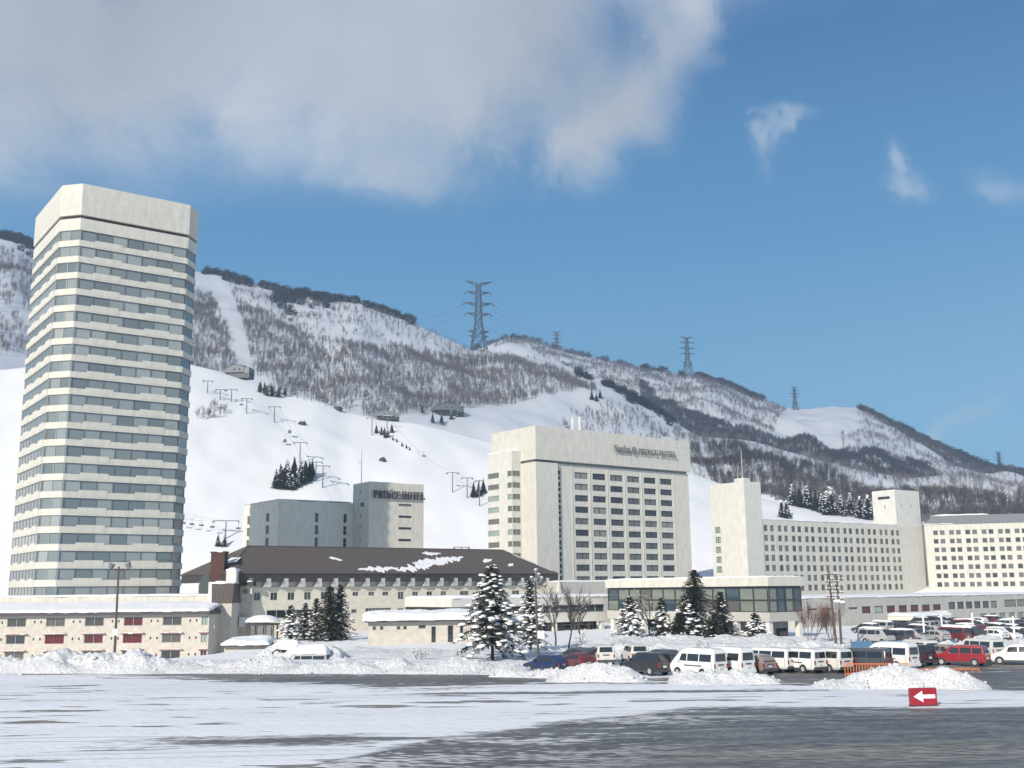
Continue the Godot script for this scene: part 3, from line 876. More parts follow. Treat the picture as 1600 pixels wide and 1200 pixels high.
func build_wing() -> void:
	var t := thing("three_storey_annex", "long three-storey beige annex with red-curtained windows under a snowy roof", "annex", Vector3(-49.71, 0, -178), 0)
	var ops := []; var vents := []
	for r in 3:
		var y: float = [3.42, 0.70, -1.93][r]
		for k in 7:
			var x := -39.2 + 6.33 * k
			ops.append([x, minf(x + 3.1, -0.15), y - 1.4, y])
			if k < 6:
				vents.append([x + 4.35, x + 4.62, y - 0.85, y - 0.45]); vents.append([x + 5.4, x + 5.67, y - 0.85, y - 0.45])
	var b := MB.new()
	b.facade(-46, 0, -4.6, 3.75, 0, ops + vents, 0.3)
	b.T = right_side(0); b.facade(0, 14, -4.6, 3.75, 0, [], 0); b.T = Transform3D.IDENTITY
	part("wall", b, M.beige, t)
	for i in ops.size():
		var red := rng.randf() < (0.5 if i >= 7 else 0.35)
		window(t, Transform3D.IDENTITY, ops[i], -0.2, M.red_curtain if red else [M.pane_dark, M.pane_pale, M.curtain0, M.curtain1][rng.randi() % 4], 2, 1, M.frame_red if red and i % 2 else M.frame, 0.09)
		if i >= 7:
			b = MB.new()
			b.box(ops[i][0] - 0.35, ops[i][3] + 0.12, 0.002, minf(ops[i][1] + 0.35, 0.2), ops[i][3] + 0.22, 0.55)
			var a := part("awning", b, M.pink_trim, t)
			part("snow", snow_slab(ops[i][0] - 0.3, minf(ops[i][1] + 0.3, 0.18), 0.05, 0.52, ops[i][3] + 0.22, 0.1, 50 + i, 0, 0.3), M.snow, a)
	for o in vents: window(t, Transform3D.IDENTITY, o, -0.15, M.frame_dark, 0, 1, null, 0.07, "vent")
	b = MB.new()
	for o in ops:
		if rng.randf() < 0.6:
			var x: float = o[0] + rng.randf_range(0.2, 2.5)
			b.box(x, o[2] - rng.randf_range(0.25, 0.7), 0.003, x + 0.15, o[2] - 0.02, 0.006)
	part("rust_stain", b, M.stain, t)
	b = MB.new()
	b.box(-46.5, 3.75, -9.5, 0.25, 4.3, 0.9)
	part("roof", b, M.fascia, t)
	part("snow", snow_slab(-46.5, 0.3, -9.5, 1.05, 4.3, 0.34, 60, 1.35, 0.6), M.snow, t)

	# the terrace slab at the tower's foot, behind the annex
	t = thing("terrace_block", "low snow-topped parapet block at the foot of the tower behind the annex", "annex", Vector3(-49.71, 0, -190), 0)
	b = MB.new()
	b.box(-62, -4.5, -22, 1.0, 6.75, 0)
	part("wall", b, M.lavender_wall, t)
	b = MB.new()
	b.box(-62, 5.5, 0.01, 1.05, 5.75, 0.5)
	part("ledge", b, M.fascia, t)
	part("snow", snow_slab(-62, 1.0, -22, 0.1, 6.75, 0.3, 61, 0.0, 1.5), M.snow, t)

	# stair block with a sloping brown roof panel, a chimney and a dark gambrel house behind it
	t = thing("stair_block", "beige stair block with sloping brown metal roof between annex and lodge", "annex", Vector3(-49.71, 0, -184), 0)
	b = MB.new()
	b.box(-1.3, -4.6, -8, 2.05, 5.45, 0)
	part("wall", b, M.beige, t)
	b = MB.new()
	b.loft([[Vector3(-1.35, 5.45, 0.15), Vector3(2.1, 5.45, 0.15), Vector3(2.1, 5.45, -8), Vector3(-1.35, 5.45, -8)], [Vector3(-2.0, 8.8, -1.9), Vector3(1.85, 8.8, -1.9), Vector3(1.85, 8.8, -8), Vector3(-2.0, 8.8, -8)]])
	for k in 8:   # standing seams
		var x := -1.2 + 0.43 * k
		b.tube(Vector3(x, 5.47, 0.16), Vector3(x - 0.55 + 0.05 * k, 8.8, -1.88), 0.04, 0.04, 4)
	part("roof", b, M.brown_roof, t)
	b = MB.new()
	b.quad(Vector3(-2.5, 9.0, -1.95), Vector3(-2.0, 9.0, -1.85), Vector3(-1.3, 4.0, 0.3), Vector3(-1.75, 4.0, 0.2))
	b.box(-2.6, -4.6, -7.5, -1.36, 8.9, -2.0)
	part("side_wall", b, M.white_wall, t)
	b = MB.new()
	b.box(0.2, 8.8, -8, 1.95, 10.9, -2.6)
	part("penthouse", b, M.white_wall, t)
	part("snow", snow_slab(-2.3, 1.9, -7.9, -1.75, 8.8, 0.35, 62), M.snow, t)
	part("snow", snow_slab(0.15, 2.0, -8, -2.5, 10.9, 0.5, 63), M.snow, t)
	b = MB.new()
	b.box(-3.1, 4, -7, -0.75, 14.1, -4.6)
	b.box(-3.25, 14.0, -7.1, -0.62, 14.25, -4.5)
	var ch := thing("chimney_stack", "tall dark red brick chimney beside the lodge roof", "chimney", Vector3(-49.71, 0, -184), 0)
	part("shaft", b, M.brick, ch)
	part("snow", snow_slab(-3.2, -0.65, -7.1, -4.5, 14.25, 0.2, 64), M.snow, ch)
	b = MB.new()
	b.extrude(PackedVector2Array([Vector2(-6.3, 3), Vector2(-6.3, 8.4), Vector2(-5.9, 10.0), Vector2(-4.9, 10.9), Vector2(-2.0, 12.0), Vector2(-1.6, 12.0), Vector2(-1.6, 3)]), -20, -9)
	var gb := thing("gambrel_house", "dark green metal gambrel-roofed house half hidden behind the brick chimney", "house", Vector3(-49.71, 0, -184), 0)
	part("shell", b, M.green_metal, gb)
	b = MB.new()
	b.box(-6.36, 8.35, -20, -6.2, 8.55, -8.95)
	part("gutter", b, M.frame, gb)

	# the lodge's end block, in the shade of the stair block
	t = thing("end_block", "beige end block of the lodge with one small window and a snowy ledge", "annex", Vector3(-49.71, 0, -189.8), 0)
	b = MB.new()
	b.facade(0.3, 4.0, -4.6, 8.3, 0, [[2.3, 3.2, 6.95, 7.75]], 0.2)
	b.T = right_side(4.0); b.facade(0, 6, -4.6, 8.3, 0, [], 0); b.T = Transform3D.IDENTITY
	part("wall", b, M.beige, t)
	window(t, Transform3D.IDENTITY, [2.3, 3.2, 6.95, 7.75], -0.15, surf(lin(0.25, 0.19, 0.09), 0.4), 1, 1, M.frame)
	b = MB.new()
	b.box(0.3, 8.3, -5, 4.3, 9.0, 0.7)
	part("eave", b, M.brown_dark, t)
	part("snow", snow_slab(0.6, 4.2, -1.2, 0.75, 9.0, 0.35, 65), M.snow, t)
	b = MB.new()
	b.box(2.25, 1.4, 0.3, 3.6, 3.0, 1.4)
	part("duct_box", b, M.white_wall, t)

func build_lodge() -> void:
	var t := thing("lodge", "long beige lodge under a big brown hipped roof with slipping snow", "lodge", Vector3(-47.33, 0, -190), 36)
	var ops := []
	for x in [1.85, 5.1, 8.38, 11.6, 14.9, 18.1]: ops.append([x, x + 1.35, 5.75, 7.12])
	for x in [21.35, 24.7, 27.7]: ops.append([x, x + 1.25, 6.32, 7.05])
	for x in [31.05, 34.24, 37.42, 40.69]: ops.append([x, x + 1.3, 5.6, 7.0])
	ops.append([45.2, 47.3, 5.7, 7.0])
	for x in [50.2, 54.0, 58.0, 62.0]: ops.append([x, x + 1.9, 6.0, 7.0])
	var low := [[4.5, 15.8, 2.6, 4.05], [21.15, 22.35, 3.2, 3.9], [24.1, 29.6, 3.05, 4.05], [31.0, 32.4, 3.1, 3.9], [34.2, 35.6, 3.1, 3.9]]
	var b := MB.new()
	b.facade(0, 68.5, -4.5, 9.0, 0, ops + low, 0.3)
	b.T = left_side(0); b.facade(-20, 0, -4.5, 9.0, 0, [], 0)
	b.T = right_side(68.5); b.facade(0, 20, -4.5, 9.0, 0, [], 0); b.T = Transform3D.IDENTITY
	part("wall", b, M.lodge_wall, t)
	for o in ops: window(t, Transform3D.IDENTITY, o, -0.22, curtain(), 2, 1, M.frame, 0.08)
	for i in low.size(): window(t, Transform3D.IDENTITY, low[i], -0.25, M.pane_dark if i == 0 else M.curtain2, [6, 1, 8, 1, 1][i], 1, M.frame, 0.1)
	b = MB.new()
	b.box(0.0, 7.95, 0.002, 68.5, 8.05, 0.25)
	part("string_course", b, M.white_wall, t)
	# flared piers under the eave and the dark skirt panels between them
	for k in 21:
		var x := 0.9 + 3.27 * k
		b = MB.new()
		b.loft([[Vector3(x - 0.75, 8.06, 0.75), Vector3(x + 0.75, 8.06, 0.75), Vector3(x + 0.75, 8.06, 0.002), Vector3(x - 0.75, 8.06, 0.002)], [Vector3(x - 0.4, 9.55, 1.32), Vector3(x + 0.4, 9.55, 1.32), Vector3(x + 0.4, 9.55, 0.6), Vector3(x - 0.4, 9.55, 0.6)]])
		part("pier", b, M.white_wall, t)
		b = MB.new()
		b.box(x + 0.5, 8.95, 1.0, x + 2.77, 10.4, 1.3)
		part("skirt_panel", b, M.brown_dark, t)
	b = MB.new()
	b.box(-3.8, 8.95, 0.9, 1.28, 10.4, 1.28)
	b.box(-3.8, 9.56, 0.86, 68.9, 10.38, 1.2)
	b.box(-3.8, 8.95, -21, -3.5, 10.4, 1.19)
	b.box(68.6, 8.95, -21, 68.9, 10.4, 1.19)
	part("eave_board", b, M.brown_dark, t)
	# hipped roof
	var e := [Vector3(-4.0, 10.4, 1.45), Vector3(69.1, 10.4, 1.45), Vector3(69.1, 10.4, -21.5), Vector3(-4.0, 10.4, -21.5)]
	var r0 := Vector3(4.7, 15.65, -10); var r1 := Vector3(62.8, 15.65, -10)
	b = MB.new()
	b.quad(e[0], e[1], r1, r0); b.tri(e[1], e[2], r1); b.quad(e[2], e[3], r0, r1); b.tri(e[3], e[0], r0); b.quad(e[3], e[2], e[1], e[0])
	for p in [[r0, r1], [r0, e[0]], [r1, e[1]], [r0, e[3]], [r1, e[2]]]: b.tube(p[0], p[1], 0.14, 0.14, 5)
	var roof := part("roof", b, M.brown_roof, t)
	# snow left on the slope: ragged sheets of some thickness
	var slope := func(x: float, s: float) -> Vector3: return Vector3(x, lerpf(10.4, 15.65, s), lerpf(1.45, -10, s))
	var up := Vector3(0, 11.45, 5.25).normalized()
	var patches := [[22.5, 31.5, 0.06, 0.30, 0.05, 71], [30.5, 40.5, 0.08, 0.40, 0.25, 72], [36, 48.5, 0.34, 0.66, 0.2, 73], [44, 50, 0.50, 0.72, 0.12, 74], [41, 45.5, 0.74, 0.88, 0.0, 75], [19.0, 21.2, 0.5, 0.6, -0.1, 76], [53.5, 56.5, 0.45, 0.6, 0.1, 77], [58.5, 60.5, 0.3, 0.42, 0.1, 78]]
	for p in patches:
		var f := FastNoiseLite.new()
		f.seed = p[5]; f.frequency = 0.35
		b = MB.new()
		var n := int((p[1] - p[0]) / 0.28)
		var rows := []
		for i in n + 1:
			var u := float(i) / n
			var x: float = lerpf(p[0], p[1], u)
			var bell := sin(PI * clampf(u, 0.02, 0.98))
			var mid: float = (p[2] + p[3]) / 2 + p[4] * (u - 0.5)
			var hw: float = (p[3] - p[2]) / 2 * bell
			rows.append([x, clampf(mid - hw * (0.6 + 1.3 * f.get_noise_2d(x * 2.6, 3)) - 0.02, 0.01, 0.98), clampf(mid + hw * (0.5 + 1.2 * f.get_noise_2d(x * 2.2, 40)) + 0.01, 0.02, 0.99)])
		for i in n:
			var a: Array = rows[i]; var c: Array = rows[i + 1]
			a[2] = maxf(a[2], a[1] + 0.012); c[2] = maxf(c[2], c[1] + 0.012)
			var k := up * 0.1
			b.quad(slope.call(a[0], a[1]) + k, slope.call(c[0], c[1]) + k, slope.call(c[0], c[2]) + k * 0.5, slope.call(a[0], a[2]) + k * 0.5)
			b.quad(slope.call(a[0], a[1]), slope.call(c[0], c[1]), slope.call(c[0], c[1]) + k, slope.call(a[0], a[1]) + k)
		part("snow", b, M.snow, roof)
	b = MB.new()
	b.quad(slope.call(64, 0.72) + up * 0.1, slope.call(68.2, 0.08) + up * 0.1, slope.call(68.4, 0.12) + up * 0.1, slope.call(63.6, 0.86) + up * 0.1)
	b.quad(Vector3(-1.0, 12.5, -1.0) + up * 0.05, Vector3(1.2, 13.4, -4.5), Vector3(0.2, 13.4, -6.5), Vector3(-2.2, 12.0, -5.0))
	part("snow", b, M.snow, roof)

	# round terrace pavilion under a dome of snow, at the lodge's left foot
	t = thing("terrace_shelter", "round shelter on dark posts under a dome of snow before the lodge", "shelter", Vector3(-41.2, 0.3, -179), 0)
	var dome := grid_mesh(24, 8, func(u, v):
		var rr: float = 2.9 * (1 - v); var a: float = -u * TAU
		return Vector3(cos(a) * rr, 1.75 + 1.5 * sqrt(maxf(0, 1 - pow(rr / 3.0, 2))), sin(a) * rr))
	part("snow", dome, M.snow, t)
	b = MB.new()
	b.tube(Vector3(0, 1.6, 0), Vector3(0, 1.85, 0), 2.8, 2.85, 20)
	part("roof", b, M.fascia, t)
	for k in 11:
		b = MB.new()
		var a := TAU * k / 11
		b.tube(Vector3(cos(a) * 2.5, -1.5, sin(a) * 2.5), Vector3(cos(a) * 2.5, 1.6, sin(a) * 2.5), 0.1, 0.1, 6)
		part("post", b, M.rust_steel, t)

func build_low() -> void:
	# glass hall with a deep cream fascia
	var t := thing("glass_hall", "glass-walled hall with cream fascia standing on columns behind the pines", "hall", Vector3(38.47, 0, -165), 36)
	var b := MB.new()
	b.box(-0.35, 7.3, -37.2, 8.0, 8.68, 0.35)
	part("fascia", b, M.cream, t)
	part("snow", snow_slab(-0.3, 7.9, -37.1, 0.3, 8.68, 0.22, 81, 0, 1.5), M.snow, t)
	b = MB.new()
	b.box(0.05, 7.05, -36.9, 7.6, 7.3, -0.05)
	part("soffit", b, M.fascia, t)
	b = MB.new()
	b.box(0.6, 3.4, -36, 7.2, 7.05, -0.6)
	part("inner_wall", b, M.curtain1, t)
	var side := left_side(0.05)
	for r in 2:
		var y: float = [3.4, 5.2][r]
		for k in 13: window(t, side, [-36.9 + 2.83 * k, -36.9 + 2.83 * (k + 1), y, y + [1.8, 1.85][r]], 0, [M.pane_green, M.pane_green, M.curtain1, M.pane_teal][rng.randi() % 4], 1, 1, M.frame_dark, 0.09, "window_pane")
		for k in 4: window(t, Transform3D.IDENTITY, [0.12 + 1.87 * k, 0.12 + 1.87 * (k + 1), y, y + [1.8, 1.85][r]], -0.1, M.pane_teal if k % 2 else M.pane_green, 1, 1, M.frame_dark, 0.1, "window_pane")
	b = MB.new()
	b.box(-0.2, 2.0, -37, 7.9, 3.38, 0.2)
	part("floor_band", b, M.grey_wall, t)
	b = MB.new()
	b.box(2.6, -3.5, -36.5, 7.4, 2.0, -2.8)
	part("ground_floor", b, M.pane_dark, t)
	for p in [[0.4, -0.5], [7.2, -0.5], [0.4, -7], [0.4, -14], [0.4, -21], [0.4, -28], [0.4, -36]]:
		b = MB.new()
		b.bevel_box(p[0] - 0.4, -3.5, p[1] - 0.4, p[0] + 0.4, 2.0, p[1] + 0.4, 0.02)
		part("column", b, M.white_wall, t)
	b = MB.new()
	b.box(1.0, 0.9, -2.4, 6.4, 1.95, -1.9)
	part("canopy_beam", b, M.hut_grey, t)

	# middle building with a glazed band
	t = thing("lobby_building", "low white lobby building with a dark glazed band behind bare trees", "lobby", Vector3(-10.19, 0, -178), 36)
	b = MB.new()
	b.box(-0.1, 4.45, -15, 33.2, 5.85, 0.1)
	part("fascia", b, M.white_wall, t)
	part("snow", snow_slab(-0.1, 35.2, -15, 0.2, 5.85, 0.4, 82, 0, 1.0), M.snow, t)
	for k in 8: window(t, Transform3D.IDENTITY, [0.1 + 4.1 * k, 4.2 + 4.1 * k, 3.1, 4.4], -0.5, M.pane_pale if k == 0 else (M.pane_teal if k > 4 else M.pane_dark), 2, 1, M.frame, 0.1, "window_pane")
	b = MB.new()
	b.box(0, 3.0, -14.9, 33.0, 4.45, -0.6)
	part("inner_wall", b, M.curtain3, t)
	b = MB.new()
	b.box(0, 1.5, -14.8, 33.2, 3.1, 0)
	part("floor_band", b, M.white_wall, t)
	b = MB.new()
	b.box(0.5, -4, -14.5, 32.6, 1.5, -2.2)
	part("ground_floor", b, M.curtain3, t)
	for k in 5: window(t, Transform3D.IDENTITY, [14 + 3.6 * k, 17.3 + 3.6 * k, -2.6, 1.0], -2.15, M.pane_dark, 2, 1, M.frame, 0.1, "shop_window")
	for x in [0.5, 10.8, 21.6, 32.4]:
		b = MB.new()
		b.bevel_box(x - 0.35, -4, -0.9, x + 0.35, 1.5, -0.2, 0.02)
		part("column", b, M.white_wall, t)
	t = thing("link_block", "plain grey link block between the lodge roof and the glass hall", "annex", Vector3(10.0, 0, -226), 36)
	b = MB.new()
	b.box(-1, -4.5, -20, 28, 8.7, 0)
	part("wall", b, M.grey_wall, t)
	b = MB.new()
	b.loft([[Vector3(-1.4, 5.6, 0.6), Vector3(-0.6, 5.6, 0.6), Vector3(-0.6, 5.6, -0.4), Vector3(-1.4, 5.6, -0.4)], [Vector3(-1.1, 9.0, 0.3), Vector3(-0.8, 9.0, 0.3), Vector3(-0.8, 9.0, 0), Vector3(-1.1, 9.0, 0)]])
	part("gable_fin", b, M.white_wall, t)
	part("snow", snow_slab(-1, 28, -20, 0, 8.7, 0.3, 83, 0, 1.5), M.snow, t)

	# shed with a thick snow roof
	t = thing("service_shed", "low beige service shed under a thick cap of snow before the lodge", "shed", Vector3(-20.35, 0, -150), 8)
	var ops := [[0.9, 1.4, 1.9, 2.4], [1.9, 2.4, 1.9, 2.4], [4.2, 4.7, 1.9, 2.4], [5.1, 5.6, 1.9, 2.4], [8.95, 9.6, 0.1, 2.3], [11.2, 12.0, 0.1, 2.4], [12.9, 13.4, 0.3, 2.4], [7.2, 8.2, 2.0, 2.5]]
	b = MB.new()
	b.facade(0.3, 16.5, -1.5, 2.95, 0, ops, 0.25)
	b.T = left_side(0.3); b.facade(-7, 0, -1.5, 2.95, 0, [], 0); b.T = Transform3D.IDENTITY
	part("wall", b, M.beige, t)
	for i in ops.size(): window(t, Transform3D.IDENTITY, ops[i], -0.2, M.pane_dark if i in [4, 5, 6] else M.curtain0, 1, 1, M.frame, 0.06, "door" if i in [4, 5, 6] else "window")
	b = MB.new()
	b.box(-0.2, 2.95, -7.5, 17, 3.2, 0.9)
	part("roof", b, M.fascia, t)
	part("snow", snow_slab(-0.4, 17.1, -7.6, 1.0, 3.2, 0.85, 84, 0.5, 0.5), M.snow, t)
	# small house by the annex
	t = thing("gate_house", "small beige house with snow hanging over its eave beside the annex", "house", Vector3(-37.0, -1.5, -140), 4)
	ops = [[2.1, 3.4, 0.4, 1.5]]
	b = MB.new()
	b.facade(0, 5.3, -1, 1.9, 0, ops, 0.2)
	b.T = left_side(0); b.facade(-5, 0, -1, 1.9, 0, [], 0)
	b.T = right_side(5.3); b.facade(0, 5, -1, 1.9, 0, [], 0); b.T = Transform3D.IDENTITY
	part("wall", b, M.beige, t)
	window(t, Transform3D.IDENTITY, ops[0], -0.15, M.pane_pale, 2, 1, M.frame_dark)
	b = MB.new()
	b.box(-0.2, 1.9, -5.2, 5.6, 2.1, 0.7)
	part("roof", b, M.fascia, t)
	part("snow", snow_slab(-0.3, 5.7, -5.2, 0.8, 2.1, 0.55, 85, 0.4, 0.4), M.snow, t)

	# podium in front of the long hotel
	t = thing("podium", "long grey two-storey podium with dark strip windows in front of the long hotel", "podium", Vector3(56.31, 0, -215), 38)
	var slots := []
	for x in [2.26, 6.8, 11.3, 15.8]: slots.append([x, x + 3.3, 2.5, 2.9])
	for x in [2.3, 6.8, 11.0]: slots.append([x, x + 3.3, -1.7, -1.1])
	for x in [54.0, 57.4, 60.4]: slots.append([x, x + 2.7, -0.75, -0.4])
	var big := []
	for k in 7: big.append([20.4 + 4.5 * k, 23.6 + 4.5 * k, 1.55, 3.0])
	for k in 6: big.append([53.75 + 3.7 * k, 56.7 + 3.7 * k, 1.8, 3.4])
	for k in 5: big.append([78.5 + 6.0 * k, 84.3 + 6.0 * k, 1.9, 3.6])
	var small := []
	for k in 8: small.append([67 + 4.4 * k, 70.2 + 4.4 * k, -1.0, 0.6])
	b = MB.new()
	b.facade(0, 110, -4.6, 4.9, 0, slots + big + small, 0.45)
	b.T = left_side(0); b.facade(-30, 0, -4.6, 4.9, 0, [], 0); b.T = Transform3D.IDENTITY
	b.quad(Vector3(0, 4.9, 0), Vector3(110, 4.9, 0), Vector3(110, 4.9, -40), Vector3(0, 4.9, -40))
	part("wall", b, M.grey_wall, t)
	for o in slots: window(t, Transform3D.IDENTITY, o, -0.3, M.pane_dark, 0, 1, null, 0.07, "strip_window")
	for i in big.size(): window(t, Transform3D.IDENTITY, big[i], -0.3, (M.red_curtain if i != 1 else M.pane_pale) if i < 7 else (M.pane_teal if i < 12 else M.pane_green), 1, 1, M.frame_dark, 0.12)
	for o in small: window(t, Transform3D.IDENTITY, o, -0.3, M.pane_green, 1, 1, M.frame, 0.1)
	part("snow", snow_slab(0, 110, -39, 0.15, 4.9, 0.28, 86, 0, 1.5), M.snow, t)
	b = MB.new()   # small emblem of a tree over a line of script
	b.box(25.9, -2.4, 0.01, 26.15, -1.3, 0.05)
	for k in 5:
		var a := PI * k / 4
		b.tube(Vector3(26.02, -1.4, 0.04), Vector3(26.02 + cos(a) * 0.65, -1.35 + sin(a) * 0.5, 0.04), 0.07, 0.05, 4)
	b.box(25.1, -2.75, 0.01, 27.0, -2.62, 0.05)
	part("emblem", b, M.letter_grey, t)
	# entrance canopy
	var c := thing("entrance_canopy", "white entrance canopy loaded with snow on the podium front", "canopy", Vector3(56.31, 0, -215), 38)
	b = MB.new()
	b.box(29.5, 0.0, 0.02, 44.5, 0.9, 6)
	part("roof", b, M.white_wall, c)
	part("snow", snow_slab(29.3, 44.7, 0.05, 6.1, 0.9, 0.6, 87), M.snow, c)
	b = MB.new()
	b.tube(Vector3(44.0, 0.9, 5.5), Vector3(44.0, 0.9, 2.5), 0.9, 0.9, 12)
	part("drum_lamp", b, M.white_wall, c)
	for p in [[30, 5.5], [43.6, 5.5]]:
		b = MB.new()
		b.bevel_box(p[0] - 0.4, -4.5, p[1] - 0.4, p[0] + 0.4, 0, p[1] + 0.4, 0.02)
		part("column", b, M.white_wall, c)
	b = MB.new()
	b.box(32, -4.4, 0.03, 41, -0.3, 0.12)
	part("doorway", b, M.pane_dark, c)

# ---------------------------------------------------------------- vehicles
# side outline from nose to tail: [z, top, half width at the top as a share of the half width]; the nose points to -z
const CAR_KINDS := {
	"van": {"l": 4.8, "w": 1.70, "belt": 1.18, "out": [[-2.40, 0.62, 0.90], [-2.36, 0.98, 0.92], [-2.2, 1.16, 0.93], [-1.45, 1.93, 0.84], [-1.05, 2.16, 0.80], [-0.5, 2.28, 0.78], [1.9, 2.28, 0.78], [2.25, 2.22, 0.78], [2.36, 1.95, 0.82], [2.40, 1.0, 0.93]],
		"side": [[-1.35, -0.55, 1.25, 1.82], [-0.45, 0.75, 1.25, 1.82], [0.85, 2.1, 1.25, 1.82]], "rear": [0.62, 1.28, 1.88], "front": [2, 3], "wheels": [-1.55, 1.15], "r": 0.33},
	"low_van": {"l": 4.7, "w": 1.69, "belt": 1.12, "out": [[-2.35, 0.6, 0.9], [-2.31, 0.95, 0.92], [-2.15, 1.1, 0.93], [-1.5, 1.78, 0.85], [-1.1, 1.95, 0.82], [1.9, 1.96, 0.82], [2.22, 1.90, 0.82], [2.32, 1.7, 0.84], [2.36, 0.9, 0.93]],
		"side": [[-1.4, -0.6, 1.2, 1.72], [-0.5, 0.7, 1.2, 1.72], [0.8, 2.05, 1.2, 1.72]], "rear": [0.64, 1.22, 1.72], "front": [2, 3], "wheels": [-1.55, 1.15], "r": 0.32},
	"minivan": {"l": 4.7, "w": 1.72, "belt": 1.05, "out": [[-2.35, 0.55, 0.85], [-2.28, 0.85, 0.9], [-1.45, 1.08, 0.92], [-0.55, 1.68, 0.80], [-0.2, 1.78, 0.78], [1.6, 1.80, 0.78], [2.15, 1.72, 0.78], [2.32, 1.2, 0.88], [2.35, 0.7, 0.92]],
		"side": [[-0.85, 0.1, 1.1, 1.58], [0.2, 1.15, 1.1, 1.6], [1.25, 2.05, 1.1, 1.58]], "rear": [0.62, 1.15, 1.62], "front": [2, 3], "wheels": [-1.45, 1.4], "r": 0.33},
	"hatch": {"l": 3.9, "w": 1.68, "belt": 0.92, "out": [[-1.95, 0.5, 0.8], [-1.88, 0.72, 0.88], [-1.0, 0.95, 0.9], [-0.25, 1.42, 0.74], [0.2, 1.49, 0.72], [1.2, 1.46, 0.72], [1.7, 1.2, 0.78], [1.92, 0.95, 0.86], [1.95, 0.55, 0.9]],
		"side": [[-0.55, 0.25, 0.97, 1.3], [0.35, 1.25, 0.97, 1.33]], "rear": [0.55, 1.02, 1.34], "front": [2, 3], "wheels": [-1.2, 1.25], "r": 0.31},
	"wagon": {"l": 4.5, "w": 1.72, "belt": 0.98, "out": [[-2.25, 0.5, 0.82], [-2.18, 0.78, 0.88], [-1.15, 1.0, 0.9], [-0.45, 1.5, 0.76], [0.0, 1.6, 0.74], [1.6, 1.58, 0.74], [2.05, 1.42, 0.76], [2.22, 1.0, 0.88], [2.25, 0.55, 0.9]],
		"side": [[-0.75, 0.05, 1.03, 1.42], [0.15, 0.95, 1.03, 1.44], [1.05, 1.8, 1.03, 1.42]], "rear": [0.58, 1.06, 1.46], "front": [2, 3], "wheels": [-1.35, 1.35], "r": 0.33},
	"suv": {"l": 4.6, "w": 1.76, "belt": 1.12, "out": [[-2.3, 0.6, 0.88], [-2.24, 0.95, 0.9], [-1.15, 1.1, 0.93], [-0.6, 1.68, 0.82], [-0.2, 1.82, 0.8], [1.9, 1.82, 0.8], [2.18, 1.72, 0.8], [2.28, 1.15, 0.9], [2.3, 0.65, 0.92]],
		"side": [[-0.85, 0.0, 1.18, 1.62], [0.1, 0.95, 1.18, 1.64], [1.05, 2.0, 1.18, 1.62]], "rear": [0.64, 1.22, 1.68], "front": [2, 3], "wheels": [-1.4, 1.4], "r": 0.36},
}

